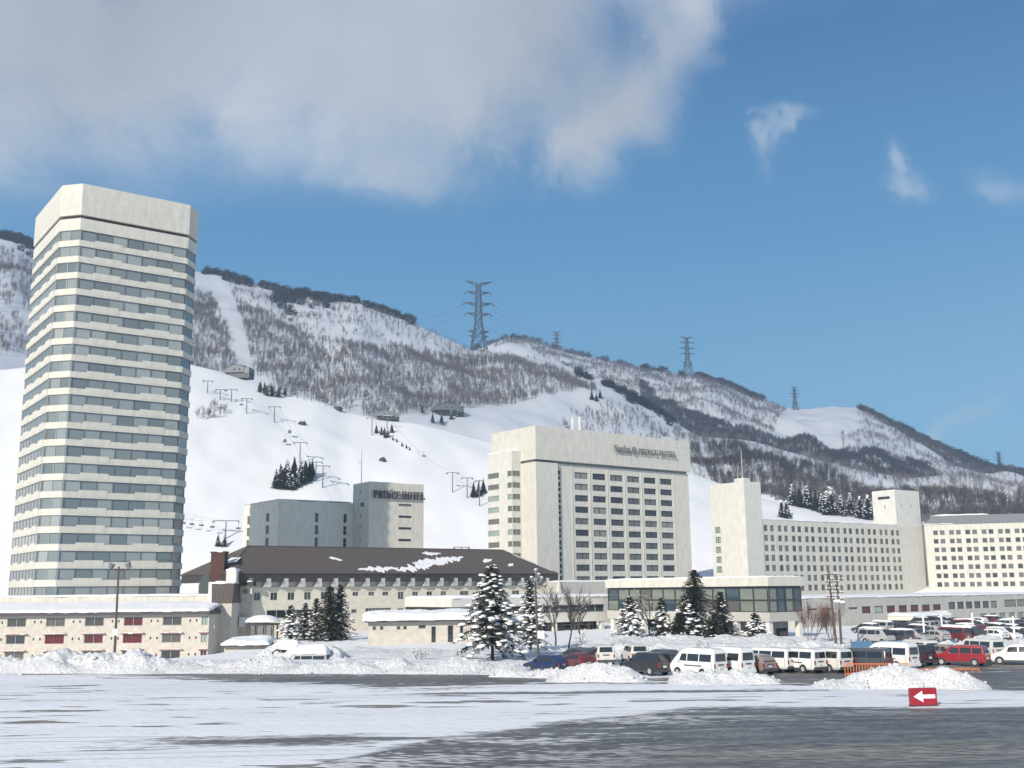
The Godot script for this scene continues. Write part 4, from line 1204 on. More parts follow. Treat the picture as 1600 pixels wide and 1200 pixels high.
func make_vehicle(kind: String, called: String, label: String, category: String, body_mat: Material, at: Vector3, deg: float, group := "", snow := 0.0, stripe := false, glass: Material = null, lower: Material = null) -> Node3D:
	var s: Dictionary = CAR_KINDS[kind]
	var t := thing(called, label, category, at, deg, group)
	var hw: float = s.w / 2
	var key := "body_" + kind
	var wide := func(y: float, top: float, wt: float) -> float:
		return hw if y <= s.belt else lerpf(hw, wt, clampf((y - s.belt) / maxf(0.05, top - 0.07 - s.belt), 0, 1))
	if not cache.has(key):
		var b := MB.new()
		var rings := []
		for o in s.out:
			var top: float = o[1]; var wt: float = hw * o[2]
			var be: float = minf(s.belt, top - 0.1)
			var w: float = hw * (0.9 if rings.is_empty() else 1.0)
			if o == s.out[-1]: w = hw * 0.95
			var r := [Vector3(w * 0.9, 0.27, o[0]), Vector3(w, 0.42, o[0]), Vector3(w, be, o[0]), Vector3(wt if top > s.belt else w * 0.97, top - 0.06, o[0]), Vector3(wt * 0.86, top, o[0])]
			for k in range(4, -1, -1): r.append(Vector3(-r[k].x, r[k].y, r[k].z))
			rings.append(r)
		b.loft(rings)
		cache[key] = b.mesh()
		# glass, set a hair proud of the body
		var gl := []
		var at_z := func(z: float) -> Array:
			for k in s.out.size() - 1:
				if z <= s.out[k + 1][0]:
					var u: float = (z - s.out[k][0]) / (s.out[k + 1][0] - s.out[k][0])
					return [lerpf(s.out[k][1], s.out[k + 1][1], u), hw * lerpf(s.out[k][2], s.out[k + 1][2], u)]
			return [s.out[-1][1], hw * s.out[-1][2]]
		for w in s.side:
			for sg in [-1.0, 1.0]:
				var c := []
				for q in [[w[0], w[2]], [w[1], w[2]], [w[1], w[3]], [w[0] + (0.25 if w == s.side[0] else 0.0), w[3]]]:
					var a: Array = at_z.call(q[0])
					c.append(Vector3(sg * (wide.call(minf(q[1], a[0] - 0.1), a[0], a[1]) + 0.015), minf(q[1], a[0] - 0.1), q[0]))
				if sg > 0: c.reverse()
				var pane := MB.new()
				pane.quad(c[0], c[1], c[2], c[3])
				gl.append(pane.mesh())
		cache["glass_" + kind] = gl
		var rg := MB.new()
		var rear_z := func(y: float) -> float:
			for k in range(s.out.size() - 1, 0, -1):
				if s.out[k - 1][1] >= y and s.out[k][1] <= y: return lerpf(s.out[k][0], s.out[k - 1][0], (y - s.out[k][1]) / maxf(0.01, s.out[k - 1][1] - s.out[k][1])) + 0.02
			return s.out[-1][0] + 0.02
		var q0: float = s.rear[1]; var q1: float = s.rear[2]
		rg.quad(Vector3(-s.rear[0], q0, rear_z.call(q0)), Vector3(s.rear[0], q0, rear_z.call(q0)), Vector3(s.rear[0] * 0.92, q1, rear_z.call(q1)), Vector3(-s.rear[0] * 0.92, q1, rear_z.call(q1)))
		cache["rear_" + kind] = rg.mesh()
		var fr := MB.new()
		var fa: Array = s.out[s.front[0]]; var fb: Array = s.out[s.front[1]]
		var lift := Vector3(0, 0.02, -0.02)
		fr.quad(Vector3(hw * 0.84, fa[1], fa[0]) + lift, Vector3(-hw * 0.84, fa[1], fa[0]) + lift, Vector3(-hw * fb[2] * 0.82, fb[1], fb[0]) + lift, Vector3(hw * fb[2] * 0.82, fb[1], fb[0]) + lift)
		cache["front_" + kind] = fr.mesh()
		var zr: float = s.out[-1][0]
		var bp := MB.new()
		bp.box(-hw * 0.97, 0.3, zr - 0.12, hw * 0.97, 0.52, zr + 0.08)
		bp.box(-hw * 0.9, 0.3, s.out[0][0] - 0.08, hw * 0.9, 0.5, s.out[0][0] + 0.1)
		cache["bumper_" + kind] = bp.mesh()
		var tl := MB.new()
		tl.box(-0.06, -0.16, -0.05, 0.06, 0.16, 0.03)
		cache["tail"] = tl.mesh()
		var pl := MB.new()
		pl.box(-0.17, -0.09, -0.03, 0.17, 0.09, 0.02)
		cache["plate"] = pl.mesh()
		var ty := MB.new()
		ty.tube(Vector3(-0.1, 0, 0), Vector3(0.1, 0, 0), s.r, s.r, 18)
		cache["tyre_" + kind] = ty.mesh()
		var ri := MB.new()
		ri.tube(Vector3(-0.112, 0, 0), Vector3(0.112, 0, 0), s.r * 0.6, s.r * 0.6, 12)
		cache["rim_" + kind] = ri.mesh()
		var mi := MB.new()
		mi.box(-0.11, -0.08, -0.06, 0.11, 0.1, 0.06)
		cache["mirror"] = mi.mesh()
		var sp := MB.new()
		sp.box(-0.008, -0.05, -1.0, 0.008, 0.05, 0.9)
		cache["stripe"] = sp.mesh()
		var sl := MB.new()
		sl.box(-hw - 0.004, 0.26, s.wheels[0] + s.r + 0.06, hw + 0.004, 0.40, s.wheels[1] - s.r - 0.06)
		cache["sill_" + kind] = sl.mesh()
		var sm := MB.new()
		sm.box(-0.005, 0.42, -0.012, 0.005, s.belt + 0.02, 0.012)
		cache["seam_" + kind] = sm.mesh()
		var ar := MB.new()
		ar.tube(Vector3(-0.008, 0, 0), Vector3(0.008, 0, 0), s.r + 0.07, s.r + 0.07, 18)
		cache["arch_" + kind] = ar.mesh()
		var hb := MB.new()
		hb.box(-0.32, -0.05, -0.02, 0.32, 0.05, 0.03)
		cache["handle"] = hb.mesh()
	part("body", cache[key], body_mat, t)
	var gm: Material = glass if glass else M.pane_dark
	for m in cache["glass_" + kind]: part("side_window", m, gm, t)
	part("rear_window", cache["rear_" + kind], gm, t)
	part("windscreen", cache["front_" + kind], gm, t)
	part("bumper", cache["bumper_" + kind], lower if lower else M.bumper, t)
	for sg in [-1.0, 1.0]:
		part("tail_light", cache["tail"], M.tail, t, Transform3D(Basis.IDENTITY, Vector3(sg * (hw * 0.93 - 0.06), s.belt * 0.78, s.out[-1][0] + 0.01)))
		part("mirror", cache["mirror"], body_mat, t, Transform3D(Basis.IDENTITY, Vector3(sg * (hw + 0.1), s.belt + 0.08, s.side[0][0] + 0.05)))
		for z in s.wheels:
			var wh := part("wheel", cache["tyre_" + kind], M.tyre, t, Transform3D(Basis.IDENTITY, Vector3(sg * (hw - 0.07), s.r, z)))
			part("rim", cache["rim_" + kind], M.rim, wh)
		if stripe: part("side_print", cache["stripe"], M.trim, t, Transform3D(Basis.IDENTITY, Vector3(sg * (hw + 0.006), s.belt - 0.28, 0.2)))
	part("sill", cache["sill_" + kind], M.bumper, t)
	for sg in [-1.0, 1.0]:
		for z in s.wheels: part("wheel_arch", cache["arch_" + kind], M.bumper, t, Transform3D(Basis.IDENTITY, Vector3(sg * (hw + 0.001), s.r, z)))
		for w in s.side: part("door_seam", cache["seam_" + kind], M.trim, t, Transform3D(Basis.IDENTITY, Vector3(sg * (hw + 0.002), 0, w[1] + 0.05)))
	part("plate", cache["plate"], M.plate, t, Transform3D(Basis.IDENTITY, Vector3(0, 0.72, s.out[-1][0] + 0.02)))
	part("tail_handle", cache["handle"], M.trim, t, Transform3D(Basis.IDENTITY, Vector3(0, s.belt - 0.16, s.out[-1][0] + 0.02)))
	if snow > 0:
		var kk: int = s.out.size()
		part("snow", snow_slab(-hw * 0.8, hw * 0.8, s.out[4][0], s.out[kk - 3][0] + 0.1, s.out[5][1] - 0.05, snow, hash(label) % 999, 0, 0.4), M.snow, t)
	return t

func ordinal(k: int) -> String:
	return ["leftmost", "first", "second", "third", "fourth", "fifth", "sixth", "seventh", "eighth", "ninth", "tenth", "eleventh", "twelfth", "thirteenth", "fourteenth", "fifteenth", "sixteenth", "seventeenth"][mini(k, 17)]

func build_vehicles() -> void:
	var white := paint("white", lin(0.72, 0.72, 0.70)); var silver := paint("silver", lin(0.36, 0.355, 0.35)); var black := paint("black", lin(0.02, 0.021, 0.025))
	var blue := paint("blue", lin(0.010, 0.024, 0.085)); var red := paint("red", lin(0.27, 0.010, 0.018)); var maroon := paint("maroon", lin(0.13, 0.018, 0.022))
	var dark := paint("dark_grey", lin(0.055, 0.058, 0.066)); var brown := paint("brown_silver", lin(0.24, 0.19, 0.17)); var green := paint("green", lin(0.03, 0.055, 0.045)); var beige := paint("cream_white", lin(0.62, 0.61, 0.56))
	var row := "vehicles parked in the near row"
	var put := [
		["hatch", "blue_hatchback", "blue hatchback parked at the left end of the near row", "car", blue, 2.7, -96.6, 52, false],
		["hatch", "maroon_hatchback", "dark red hatchback beside the blue hatchback", "car", maroon, 5.6, -99.5, 30, false],
		["wagon", "navy_wagon", "dark wagon half hidden behind the dark red hatchback", "car", dark, 5.9, -106.0, 40, false],
		["suv", "green_jeep", "off-roader with pale upper body and green tailgate facing away", "off-roader", beige, 8.3, -106.2, 8, false],
		["suv", "pale_jeep", "pale off-roader second from the dark red hatchback, facing away", "off-roader", beige, 11.6, -107.0, 8, false],
		["wagon", "grey_wagon", "grey estate car behind the snow heap left of the vans", "car", dark, 13.4, -101.5, 30, false],
		["suv", "black_off_roader", "black off-roader just left of the leftmost high-roof van", "off-roader", black, 11.0, -93.0, 37, false],
		["van", "high_roof_van", "white high-roof van at the left end of the van line", "van", white, 15.0, -90.2, 38, true],
		["van", "high_roof_van", "white high-roof van tucked right behind the leftmost van", "van", white, 17.6, -91.5, 34, true],
		["wagon", "silver_wagon", "silver-brown estate car squeezed between two groups of white vans", "car", brown, 19.9, -92.8, 30, false],
		["low_van", "white_van", "white low-roof van with its whole left side showing right of the silver estate", "van", white, 22.0, -95.2, 42, true],
		["low_van", "white_van", "white low-roof van in the middle of the three side by side", "van", white, 24.2, -94.0, 34, true],
		["low_van", "white_van", "white low-roof van left of the dark van, its tail wholly in view", "van", beige, 26.5, -94.0, 30, true],
		["low_van", "dark_van", "dark grey van behind the orange barrier", "van", dark, 29.4, -93.4, 50, false],
		["van", "high_roof_van", "white high-roof van right of the dark grey van", "van", white, 32.9, -96.6, 36, true],
		["suv", "black_car", "black car right of the last high-roof van", "car", black, 36.2, -101.0, 30, false],
		["low_van", "white_kei_van", "small white van between the black car and the red minivan", "van", beige, 39.0, -106.5, 14, false],
		["wagon", "brown_wagon", "brown car behind the left end of the red minivan", "car", brown, 40.0, -105.0, 40, false],
		["minivan", "red_minivan", "bright red minivan in the near row", "minivan", red, 40.2, -99.4, 52, false],
		["low_van", "white_kei_van", "white van showing between the red and the white minivan", "van", beige, 45.5, -107.5, 20, false],
		["minivan", "white_minivan", "white minivan at the right edge with silver wheels", "minivan", white, 45.6, -100.0, 62, false],
	]
	for p in put:
		var y := ground_y(p[5], p[6]) + 0.03
		make_vehicle(p[0], p[1], p[2], p[3], p[4], Vector3(p[5], y, p[6]), p[7], row, 0.0, p[8], null, white if p[0] in ["van"] else null)
	# the far lot before the podium: rows of smaller, partly snowed-in cars
	var kinds := ["wagon", "minivan", "suv", "hatch", "low_van", "wagon"]
	var cols := [[dark, "dark grey"], [white, "white"], [silver, "silver"], [black, "black"], [dark, "dark grey"], [green, "dark green"], [brown, "brown"], [silver, "silver"], [black, "black"], [maroon, "dark red"]]
	var n := 0
	for r in 4:
		var d: float = [140, 162, 186, 212][r]
		var x: float = d * [0.33, 0.318, 0.318, 0.375][r]
		var place := 0
		while x < d * 0.49:
			var c: Array = cols[rng.randi() % cols.size()]
			if r == 1 and n == 20: c = [red, "red"]
			var kind: String = kinds[rng.randi() % kinds.size()]
			var sn := rng.randf() < 0.55
			if rng.randf() < 0.88:
				place += 1
				var z: float = -d - (x - d * 0.33) * 0.35 + rng.randf_range(-0.6, 0.6)
				make_vehicle(kind, "parked_" + kind.replace("low_van", "van"), "%s %s%s, %s from left in the %s far-lot row" % [c[1], kind.replace("low_van", "van").replace("hatch", "hatchback").replace("suv", "off-roader"), " with snowy roof" if sn else "", ordinal(place), ["nearest", "second", "third", "hindmost"][r]], "car", c[0], Vector3(x, ground_y(x, z) + 0.03, z), 30 + rng.randf_range(-6, 6) + (180 if rng.randf() < 0.3 else 0), "cars in the far lot", 0.25 if sn else 0.0)
			x += rng.randf_range(2.5, 3.0)
			n += 1
	# cars buried in snow by the small house
	make_vehicle("wagon", "buried_car", "car buried under a smooth heap of snow beside the small house", "car", dark, Vector3(-25.6, ground_y(-25.6, -121) - 0.5, -121), 80, "", 1.2)
	make_vehicle("low_van", "buried_van", "van under a broad cap of snow right of the buried car", "van", dark, Vector3(-22.4, ground_y(-22.4, -119) - 1.35, -119), 84, "", 1.1)

# ---------------------------------------------------------------- trees
func conifer(label: String, at: Vector3, h: float, hw: float, snow: float, seed_: int, bare := 0.1, group := "snowy conifers before the hotels") -> void:
	var g := RandomNumberGenerator.new()
	g.seed = seed_
	var t := thing("conifer", label, "tree", at, 0, group)
	var tr := MB.new(); var cr := MB.new(); var sn := MB.new()
	tr.tube(Vector3(0, -0.6, 0), Vector3(0, h * 0.95, 0), 0.02 * h, 0.01, 7)
	var nb := int(70 + 7 * h)
	for i in nb:
		var u := pow(float(i) / nb, 0.85)
		var y := h * lerpf(bare, 0.985, u)
		var ln := hw * 1.36 * pow(1.06 - u, 0.85) * g.randf_range(0.6, 1.12) + 0.12
		if g.randf() < 0.06: ln *= 0.4
		var a := i * 2.399963 + g.randf_range(-0.3, 0.3)
		var dir := Vector3(cos(a), 0, sin(a))
		var droop := g.randf_range(0.12, 0.38) * (1.1 - u * 0.9)
		var base := Vector3(0, y, 0)
		var tip := base + dir * ln + Vector3(0, -droop * ln, 0)
		tr.tube(base, base.lerp(tip, 0.9), 0.035, 0.012, 3)
		var steps := maxi(3, int(ln / 0.22))
		for k in steps:
			var w := (k + 0.6) / steps
			var c := base.lerp(tip, w) + Vector3(0, -0.12 * w * w * ln, 0)
			var sz := 0.46 * (1.15 - 0.5 * w) * clampf(hw / 2.2, 0.7, 1.25)
			for q in 8:
				var e := (dir * g.randf_range(0.1, 1.0) + Vector3(g.randf_range(-1, 1), g.randf_range(-0.55, 0.2), g.randf_range(-1, 1))).normalized()
				var s := e.cross(Vector3.UP).normalized() * g.randf_range(0.06, 0.13)
				var o := c + Vector3(g.randf_range(-0.08, 0.08), g.randf_range(-0.06, 0.06), g.randf_range(-0.08, 0.08))
				cr.tri(o - s, o + s, o + e * sz)
			if g.randf() < snow * (0.18 + 0.3 * w):
				var r := g.randf_range(0.08, 0.23) * clampf(ln, 0.5, 1.3) * clampf(snow + 0.45, 0.5, 1.15)
				sn.blob(c + Vector3(0, 0.06, 0), Vector3(r * 1.5, r * 0.48, r * 1.5), g, 0.35)
	part("trunk", tr, M.bark, t)
	part("crown", cr, M.conifer, t)
	if snow > 0.02: part("snow", sn, M.snow, t)

func branch(b: MB, g: RandomNumberGenerator, at: Vector3, dir: Vector3, ln: float, r: float, depth: int, spread: float, tips: Array) -> void:
	var p := at
	var d := dir
	var n := 3
	for k in n:
		var q := p + d * ln / n
		b.tube(p, q, r * (1 - 0.25 * k / n), r * (1 - 0.25 * (k + 1) / n), 5 if depth > 2 else 3)
		p = q
		d = (d + Vector3(g.randf_range(-1, 1), g.randf_range(-0.3, 0.7), g.randf_range(-1, 1)) * 0.16).normalized()
		if depth > 0 and (k > 0 or depth < 4):
			for m in (2 if depth > 1 else 3):
				var e := (d + Vector3(g.randf_range(-1, 1), g.randf_range(-0.2, 0.9), g.randf_range(-1, 1)) * spread).normalized()
				branch(b, g, q, e, ln * g.randf_range(0.45, 0.72), r * 0.48, depth - 1, spread, tips)
	tips.append(p)

func bare_tree(label: String, at: Vector3, h: float, seed_: int, mat: Material, stems := 1, spread := 0.7, snow := 0.0, called := "bare_tree", thick := 0.016) -> void:
	var g := RandomNumberGenerator.new()
	g.seed = seed_
	var t := thing(called, label, "tree" if called == "bare_tree" else "shrub", at, 0, "leafless trees and shrubs before the hotels")
	var tr := MB.new(); var tips := []
	for s in stems:
		var lean := Vector3(g.randf_range(-1, 1), 0, g.randf_range(-1, 1)) * (0.1 if stems == 1 else 0.55)
		branch(tr, g, Vector3(lean.x * 0.4, -0.3, lean.z * 0.4), (Vector3.UP + lean).normalized(), h * (0.5 if stems == 1 else 0.45), thick * h * (1.0 if stems == 1 else 0.5), 4 if stems < 2 or called == "bare_tree" else 3, spread, tips)
	part("trunk" if stems == 1 else "stems", tr, mat, t)
	if snow > 0:
		var sn := MB.new()
		for p in tips:
			if g.randf() < snow: sn.blob(p, Vector3(0.07, 0.04, 0.07), g, 0.3)
		part("snow", sn, M.snow, t)

func build_trees() -> void:
	var y := func(x: float, z: float) -> float: return ground_y(x, z) - 0.1
	for p in [
		["tallest snow-laden conifer, its lower trunk bare, in front of the lobby", -2.3, -113.5, 10.0, 3.1, 0.95, 0.17],
		["slim snowy conifer just left of the lamp post", 1.9, -131, 8.6, 1.8, 0.8, 0.12],
		["small snowy conifer at the left of the clump before the lodge", -33.8, -165, 5.5, 1.5, 0.85, 0.1],
		["narrow snowy conifer second from the left in the clump before the lodge", -32.0, -167, 5.7, 1.35, 0.7, 0.08],
		["pointed snowy conifer third from the left in the clump before the lodge", -30.3, -167, 6.4, 1.5, 0.6, 0.08],
		["broad dark green conifer in the clump before the lodge", -27.6, -163, 8.2, 2.9, 0.16, 0.02],
		["snow-crowned conifer close behind the broad dark green one", -26.4, -165.5, 8.4, 2.0, 0.5, 0.05],
		["squat conifer heaped with snow at the left end of the glass hall", 15.8, -150, 6.3, 2.3, 1.0, 0.03],
		["thin snowy conifer beside the bare tree before the glass hall", 21.0, -156, 6.0, 1.7, 0.8, 0.1],
		["tall dark green conifer rising above the glass hall's fascia", 25.8, -156, 10.0, 3.4, 0.12, 0.05],
		["snow-dusted conifer just left of the tall dark green one", 24.0, -153, 6.4, 1.9, 0.7, 0.1],
		["middle-sized green conifer right of the tall dark one", 29.3, -155, 6.9, 2.2, 0.35, 0.06],
		["low dark conifer under the tall green one, to its left", 22.9, -152, 4.0, 2.2, 0.05, 0.04],
		["low green conifer at the foot of the tall one, to its right", 27.6, -151, 4.0, 2.0, 0.2, 0.04],
		["small lopsided snowy conifer before the columns of the glass hall", 33.4, -152, 3.9, 1.9, 0.7, 0.08],
	]:
		conifer(p[0], Vector3(p[1], y.call(p[1], p[2]), p[2]), p[3], p[4], p[5], hash(p[0]) % 9999, p[6])
	for p in [
		["pale slender bare tree right of the lamp post", 6.2, -128.5, 7.0, M.pale_bark, 1, 0.55, 0.0],
		["spreading bare tree with pale twigs behind the lamp post", 5.2, -141, 8.0, M.pale_bark, 1, 0.8, 0.05],
		["bare tree leaning in front of the lobby's glazed band", 8.6, -143, 7.5, M.pale_bark, 1, 0.8, 0.05],
		["bare tree with snow on its twigs before the glass hall", 19.2, -155, 6.8, M.pale_bark, 1, 0.8, 0.1],
		["reddish bare thicket of many stems left of the utility pole", 40.3, -150, 6.0, M.red_twig, 5, 0.5, 0.0],
		["second reddish thicket nearer the utility pole", 43.8, -152, 5.6, M.red_twig, 5, 0.5, 0.0],
	]:
		bare_tree(p[0], Vector3(p[1], y.call(p[1], p[2]), p[2]), p[3], hash(p[0]) % 9999, p[4], p[5], p[6], p[7])
	for p in [
		["low spreading leafless shrub in the snow before the shed", -10.0, -115.8, 2.0, 4],
		["small twiggy shrub in the snow behind the silver estate", 20.4, -121, 2.2, 4],
		["thin leafless sapling in the snow above the off-roaders", 7.1, -121, 2.6, 1],
		["leafless shrub by the foot of the tallest conifer", 0.0, -116, 2.2, 3],
		["leafless shrub half buried left of the tallest conifer", -5.2, -117, 1.8, 3],
	]:
		bare_tree(p[0], Vector3(p[1], y.call(p[1], p[2]), p[2]), p[3], hash(p[0]) % 9999, M.pale_bark, p[4], 0.8, 0.1, "leafless_shrub", 0.012)

# ---------------------------------------------------------------- woods on the hills
# areas in plan (x, z pairs): density per hectare and kind of wood
const WOODS := [
	["forest", 150, "wood_far", [-276.3, -885.9, -257.2, -885.4, -225, -803.1, -183.9, -702.3, -179.6, -680, -206, -660, -300, -660, -340, -860]],
	["forest", 165, "wood_far", [-233.9, -873.2, -197.2, -843.2, -158.8, -808.5, -115.4, -785.6, -82.6, -844, -43.5, -892.9, 0.2, -914, 43.9, -896.9, 72.6, -883, 49.2, -810.5, -9.3, -751.9, -61.8, -677.2, -79.9, -650, -102.1, -650, -122.6, -655, -145.3, -665, -170, -690]],
	["forest", 24, "wood_far", [-280.4, -1005.6, -224, -1007.4, -148.2, -1003.1, -97.2, -991.2, -35.6, -975.4, 34.5, -935.4, 70.8, -893.2, 0.2, -914, -82.6, -844, -158.8, -808.5, -233.9, -873.2]],
	["forest", 70, "wood_far", [-560, -700, -480, -900, -390, -860, -293.2, -646.6, -330, -560, -420, -540]],
	["forest", 34, "wood_far", [36.2, -749.1, 101.5, -837.9, 127.9, -787.7, 113.1, -688.8, 62.3, -653, 32, -671.2]],
	["back", 66, "wood_far", [-57.5, -1575, -9, -1590, 67.1, -1575, 182.2, -1505, 258.6, -1475, 343.4, -1425, 368.2, -1412.8, 269.7, -1122, 207.6, -1147.4, 156.1, -1284.5, 85.1, -1389.4]],
	["back", 34, "wood_far", [448.6, -1380, 505.5, -1340, 562.6, -1295, 601.6, -1265, 700, -1200, 600, -960, 445.6, -1040, 342.6, -1057.9, 349.9, -1139.5, 406.5, -1234.8]],
	["back", 560, "wood_dark", [166.8, -1367.9, 190.9, -1213.1, 251.4, -1189.7, 315.3, -1164.1, 346.5, -1069.3, 427.9, -1099.7, 430, -980, 304.8, -970, 254.2, -1060, 173.7, -1060, 147.7, -1219.1]],
	["back", 260, "wood_dark", [460, -1385, 505.5, -1345, 562.6, -1300, 601.6, -1270, 700, -1210, 680, -1130, 560, -1190, 490, -1240]],
	["spur", 40, "wood_far", [119.4, -793.1, 141.1, -781.4, 199.7, -756.1, 247.7, -739.6, 290.8, -715.1, 331.6, -694.9, 376.2, -665, 321.1, -569.7, 264.8, -530, 203.8, -530, 150.7, -540, 116, -600, 98.8, -636.4]],
	["slope", 260, "wood_far", [-135, -446, -131, -445, -124.5, -456, -124, -466, -128, -466, -134, -456]],
	["slope", 330, "wood_dark", [-123, -505, -119, -503, -112, -508, -109, -517, -114, -520, -120, -516]],
	["spur", 190, "wood_dark", [112, -700, 153.9, -725, 168, -690, 197.3, -673.7, 226.8, -634.7, 262, -645, 298.3, -632, 344.2, -615, 330, -540, 262.2, -520, 181.1, -530, 150.7, -540, 116, -600]],
]
const WOOD_LABELS := ["bare grey wood left of the narrow piste", "dense bare wood across the middle of the big hill", "thin open wood below the crest of the big hill", "grey wood on the hill left of the tower", "sparse scrub on the snow above the slab hotel", "bare wood on the far ridge behind the pylons", "bare wood on the far right hill", "dark dense wood filling the valley below the far ridge", "dark wood along the crest of the far right hill", "greyish bare wood on the right spur", "patch of bare brush by the upper left lift towers", "dark brush patch at the top of the white slope", "dark brown wood on the lower right spur"]

func far_tree(seed_: int) -> ArrayMesh:
	# one metre tall, leafless: a stem, limbs and sprays of twigs
	var g := RandomNumberGenerator.new()
	g.seed = seed_
	var b := MB.new()
	b.tube(Vector3(0, -0.08, 0), Vector3(0, 0.62, 0), 0.02, 0.010, 4)
	for k in 15:
		var y := g.randf_range(0.22, 0.66)
		var a := g.randf() * TAU
		var d := Vector3(cos(a) * 0.6, g.randf_range(0.6, 1.3), sin(a) * 0.6).normalized()
		var ln := g.randf_range(0.2, 0.36)
		var o := Vector3(0, y, 0); var p := o + d * ln
		b.tube(o, p, 0.009, 0.003, 3)
		for m in 7:
			var s := o.lerp(p, g.randf_range(0.35, 1.0))
			var e := (d + Vector3(g.randf_range(-1, 1), g.randf_range(-0.5, 0.8), g.randf_range(-1, 1)) * 0.9).normalized() * g.randf_range(0.08, 0.2)
			var w := e.cross(Vector3(g.randf() - 0.5, g.randf() - 0.5, g.randf() - 0.5)).normalized() * 0.005
			b.tri(s - w, s + w, s + e)
	return b.mesh()

func build_woods() -> void:
	var protos := []
	for k in 3: protos.append(far_tree(100 + k))
	for i in WOODS.size():
		var w: Array = WOODS[i]
		var poly := PackedVector2Array()
		for k in range(0, w[3].size(), 2): poly.append(Vector2(w[3][k], w[3][k + 1]))
		var lo := poly[0]; var hi := poly[0]
		for p in poly: lo = lo.min(p); hi = hi.max(p)
		var g := RandomNumberGenerator.new()
		g.seed = 500 + i
		var xf := []
		var n := int((hi.x - lo.x) * (hi.y - lo.y) / 10000.0 * w[1] * 7.5)
		for k in n:
			var p := Vector2(g.randf_range(lo.x, hi.x), g.randf_range(lo.y, hi.y))
			if not Geometry2D.is_point_in_polygon(p, poly): continue
			if w[0] != "slope" and hill_noise.get_noise_2d(p.x * 2.3 + 900, p.y * 2.3) < g.randf_range(-0.75, 0.1) - 0.12: continue
			var s := g.randf_range(4.5, 8.0) * (0.7 if w[0] == "slope" else 1.0)
			xf.append(Transform3D(Basis(Vector3.UP, g.randf() * TAU).scaled(Vector3(s * g.randf_range(0.9, 1.25), s, s * g.randf_range(0.9, 1.25))), Vector3(p.x, hill_y(w[0], p.x, p.y), p.y)))
		var mm := MultiMesh.new()
		mm.transform_format = MultiMesh.TRANSFORM_3D
		mm.mesh = protos[i % 3]
		mm.instance_count = xf.size()
		for k in xf.size(): mm.set_instance_transform(k, xf[k])
		var o := MultiMeshInstance3D.new()
		o.multimesh = mm
		o.material_override = M[w[2]]
		o.name = numbered("bare_wood")
		o.set_meta("kind", "stuff")
		tag(o, WOOD_LABELS[i], "wood")
		add_child(o)

func small_conifer(seed_: int, snow: float) -> Node3D:
	var g := RandomNumberGenerator.new()
	g.seed = seed_
	var t := Node3D.new()
	var cr := MB.new(); var sn := MB.new(); var tr := MB.new()
	tr.tube(Vector3(0, -0.6, 0), Vector3(0, 5.5, 0), 0.14, 0.02, 5)
	for k in 120:
		var u := pow(k / 120.0, 0.9)
		var y := lerpf(0.6, 6.4, u); var r := 1.9 * (1.06 - u) * g.randf_range(0.7, 1.1)
		var a := k * 2.39996
		var d := Vector3(cos(a), 0, sin(a)); var s := Vector3(-sin(a), 0, cos(a)) * (0.2 + 0.22 * r)
		var o := Vector3(0, y + 0.3, 0); var tip := d * r + Vector3(0, y - 0.35 * r, 0)
		cr.tri(o, tip - s * 0.4, tip + s); cr.tri(o + Vector3(0, 0.25, 0), tip - s, o + d * r * 0.6 + s * 0.6)
		if g.randf() < snow: sn.blob(d * r * 0.7 + Vector3(0, y - 0.05, 0), Vector3(0.3, 0.16, 0.3), g, 0.2)
	part("trunk", tr, M.bark, t)
	part("crown", cr, M.conifer_dark, t)
	if snow > 0: part("snow", sn, M.snow, t)
	return t

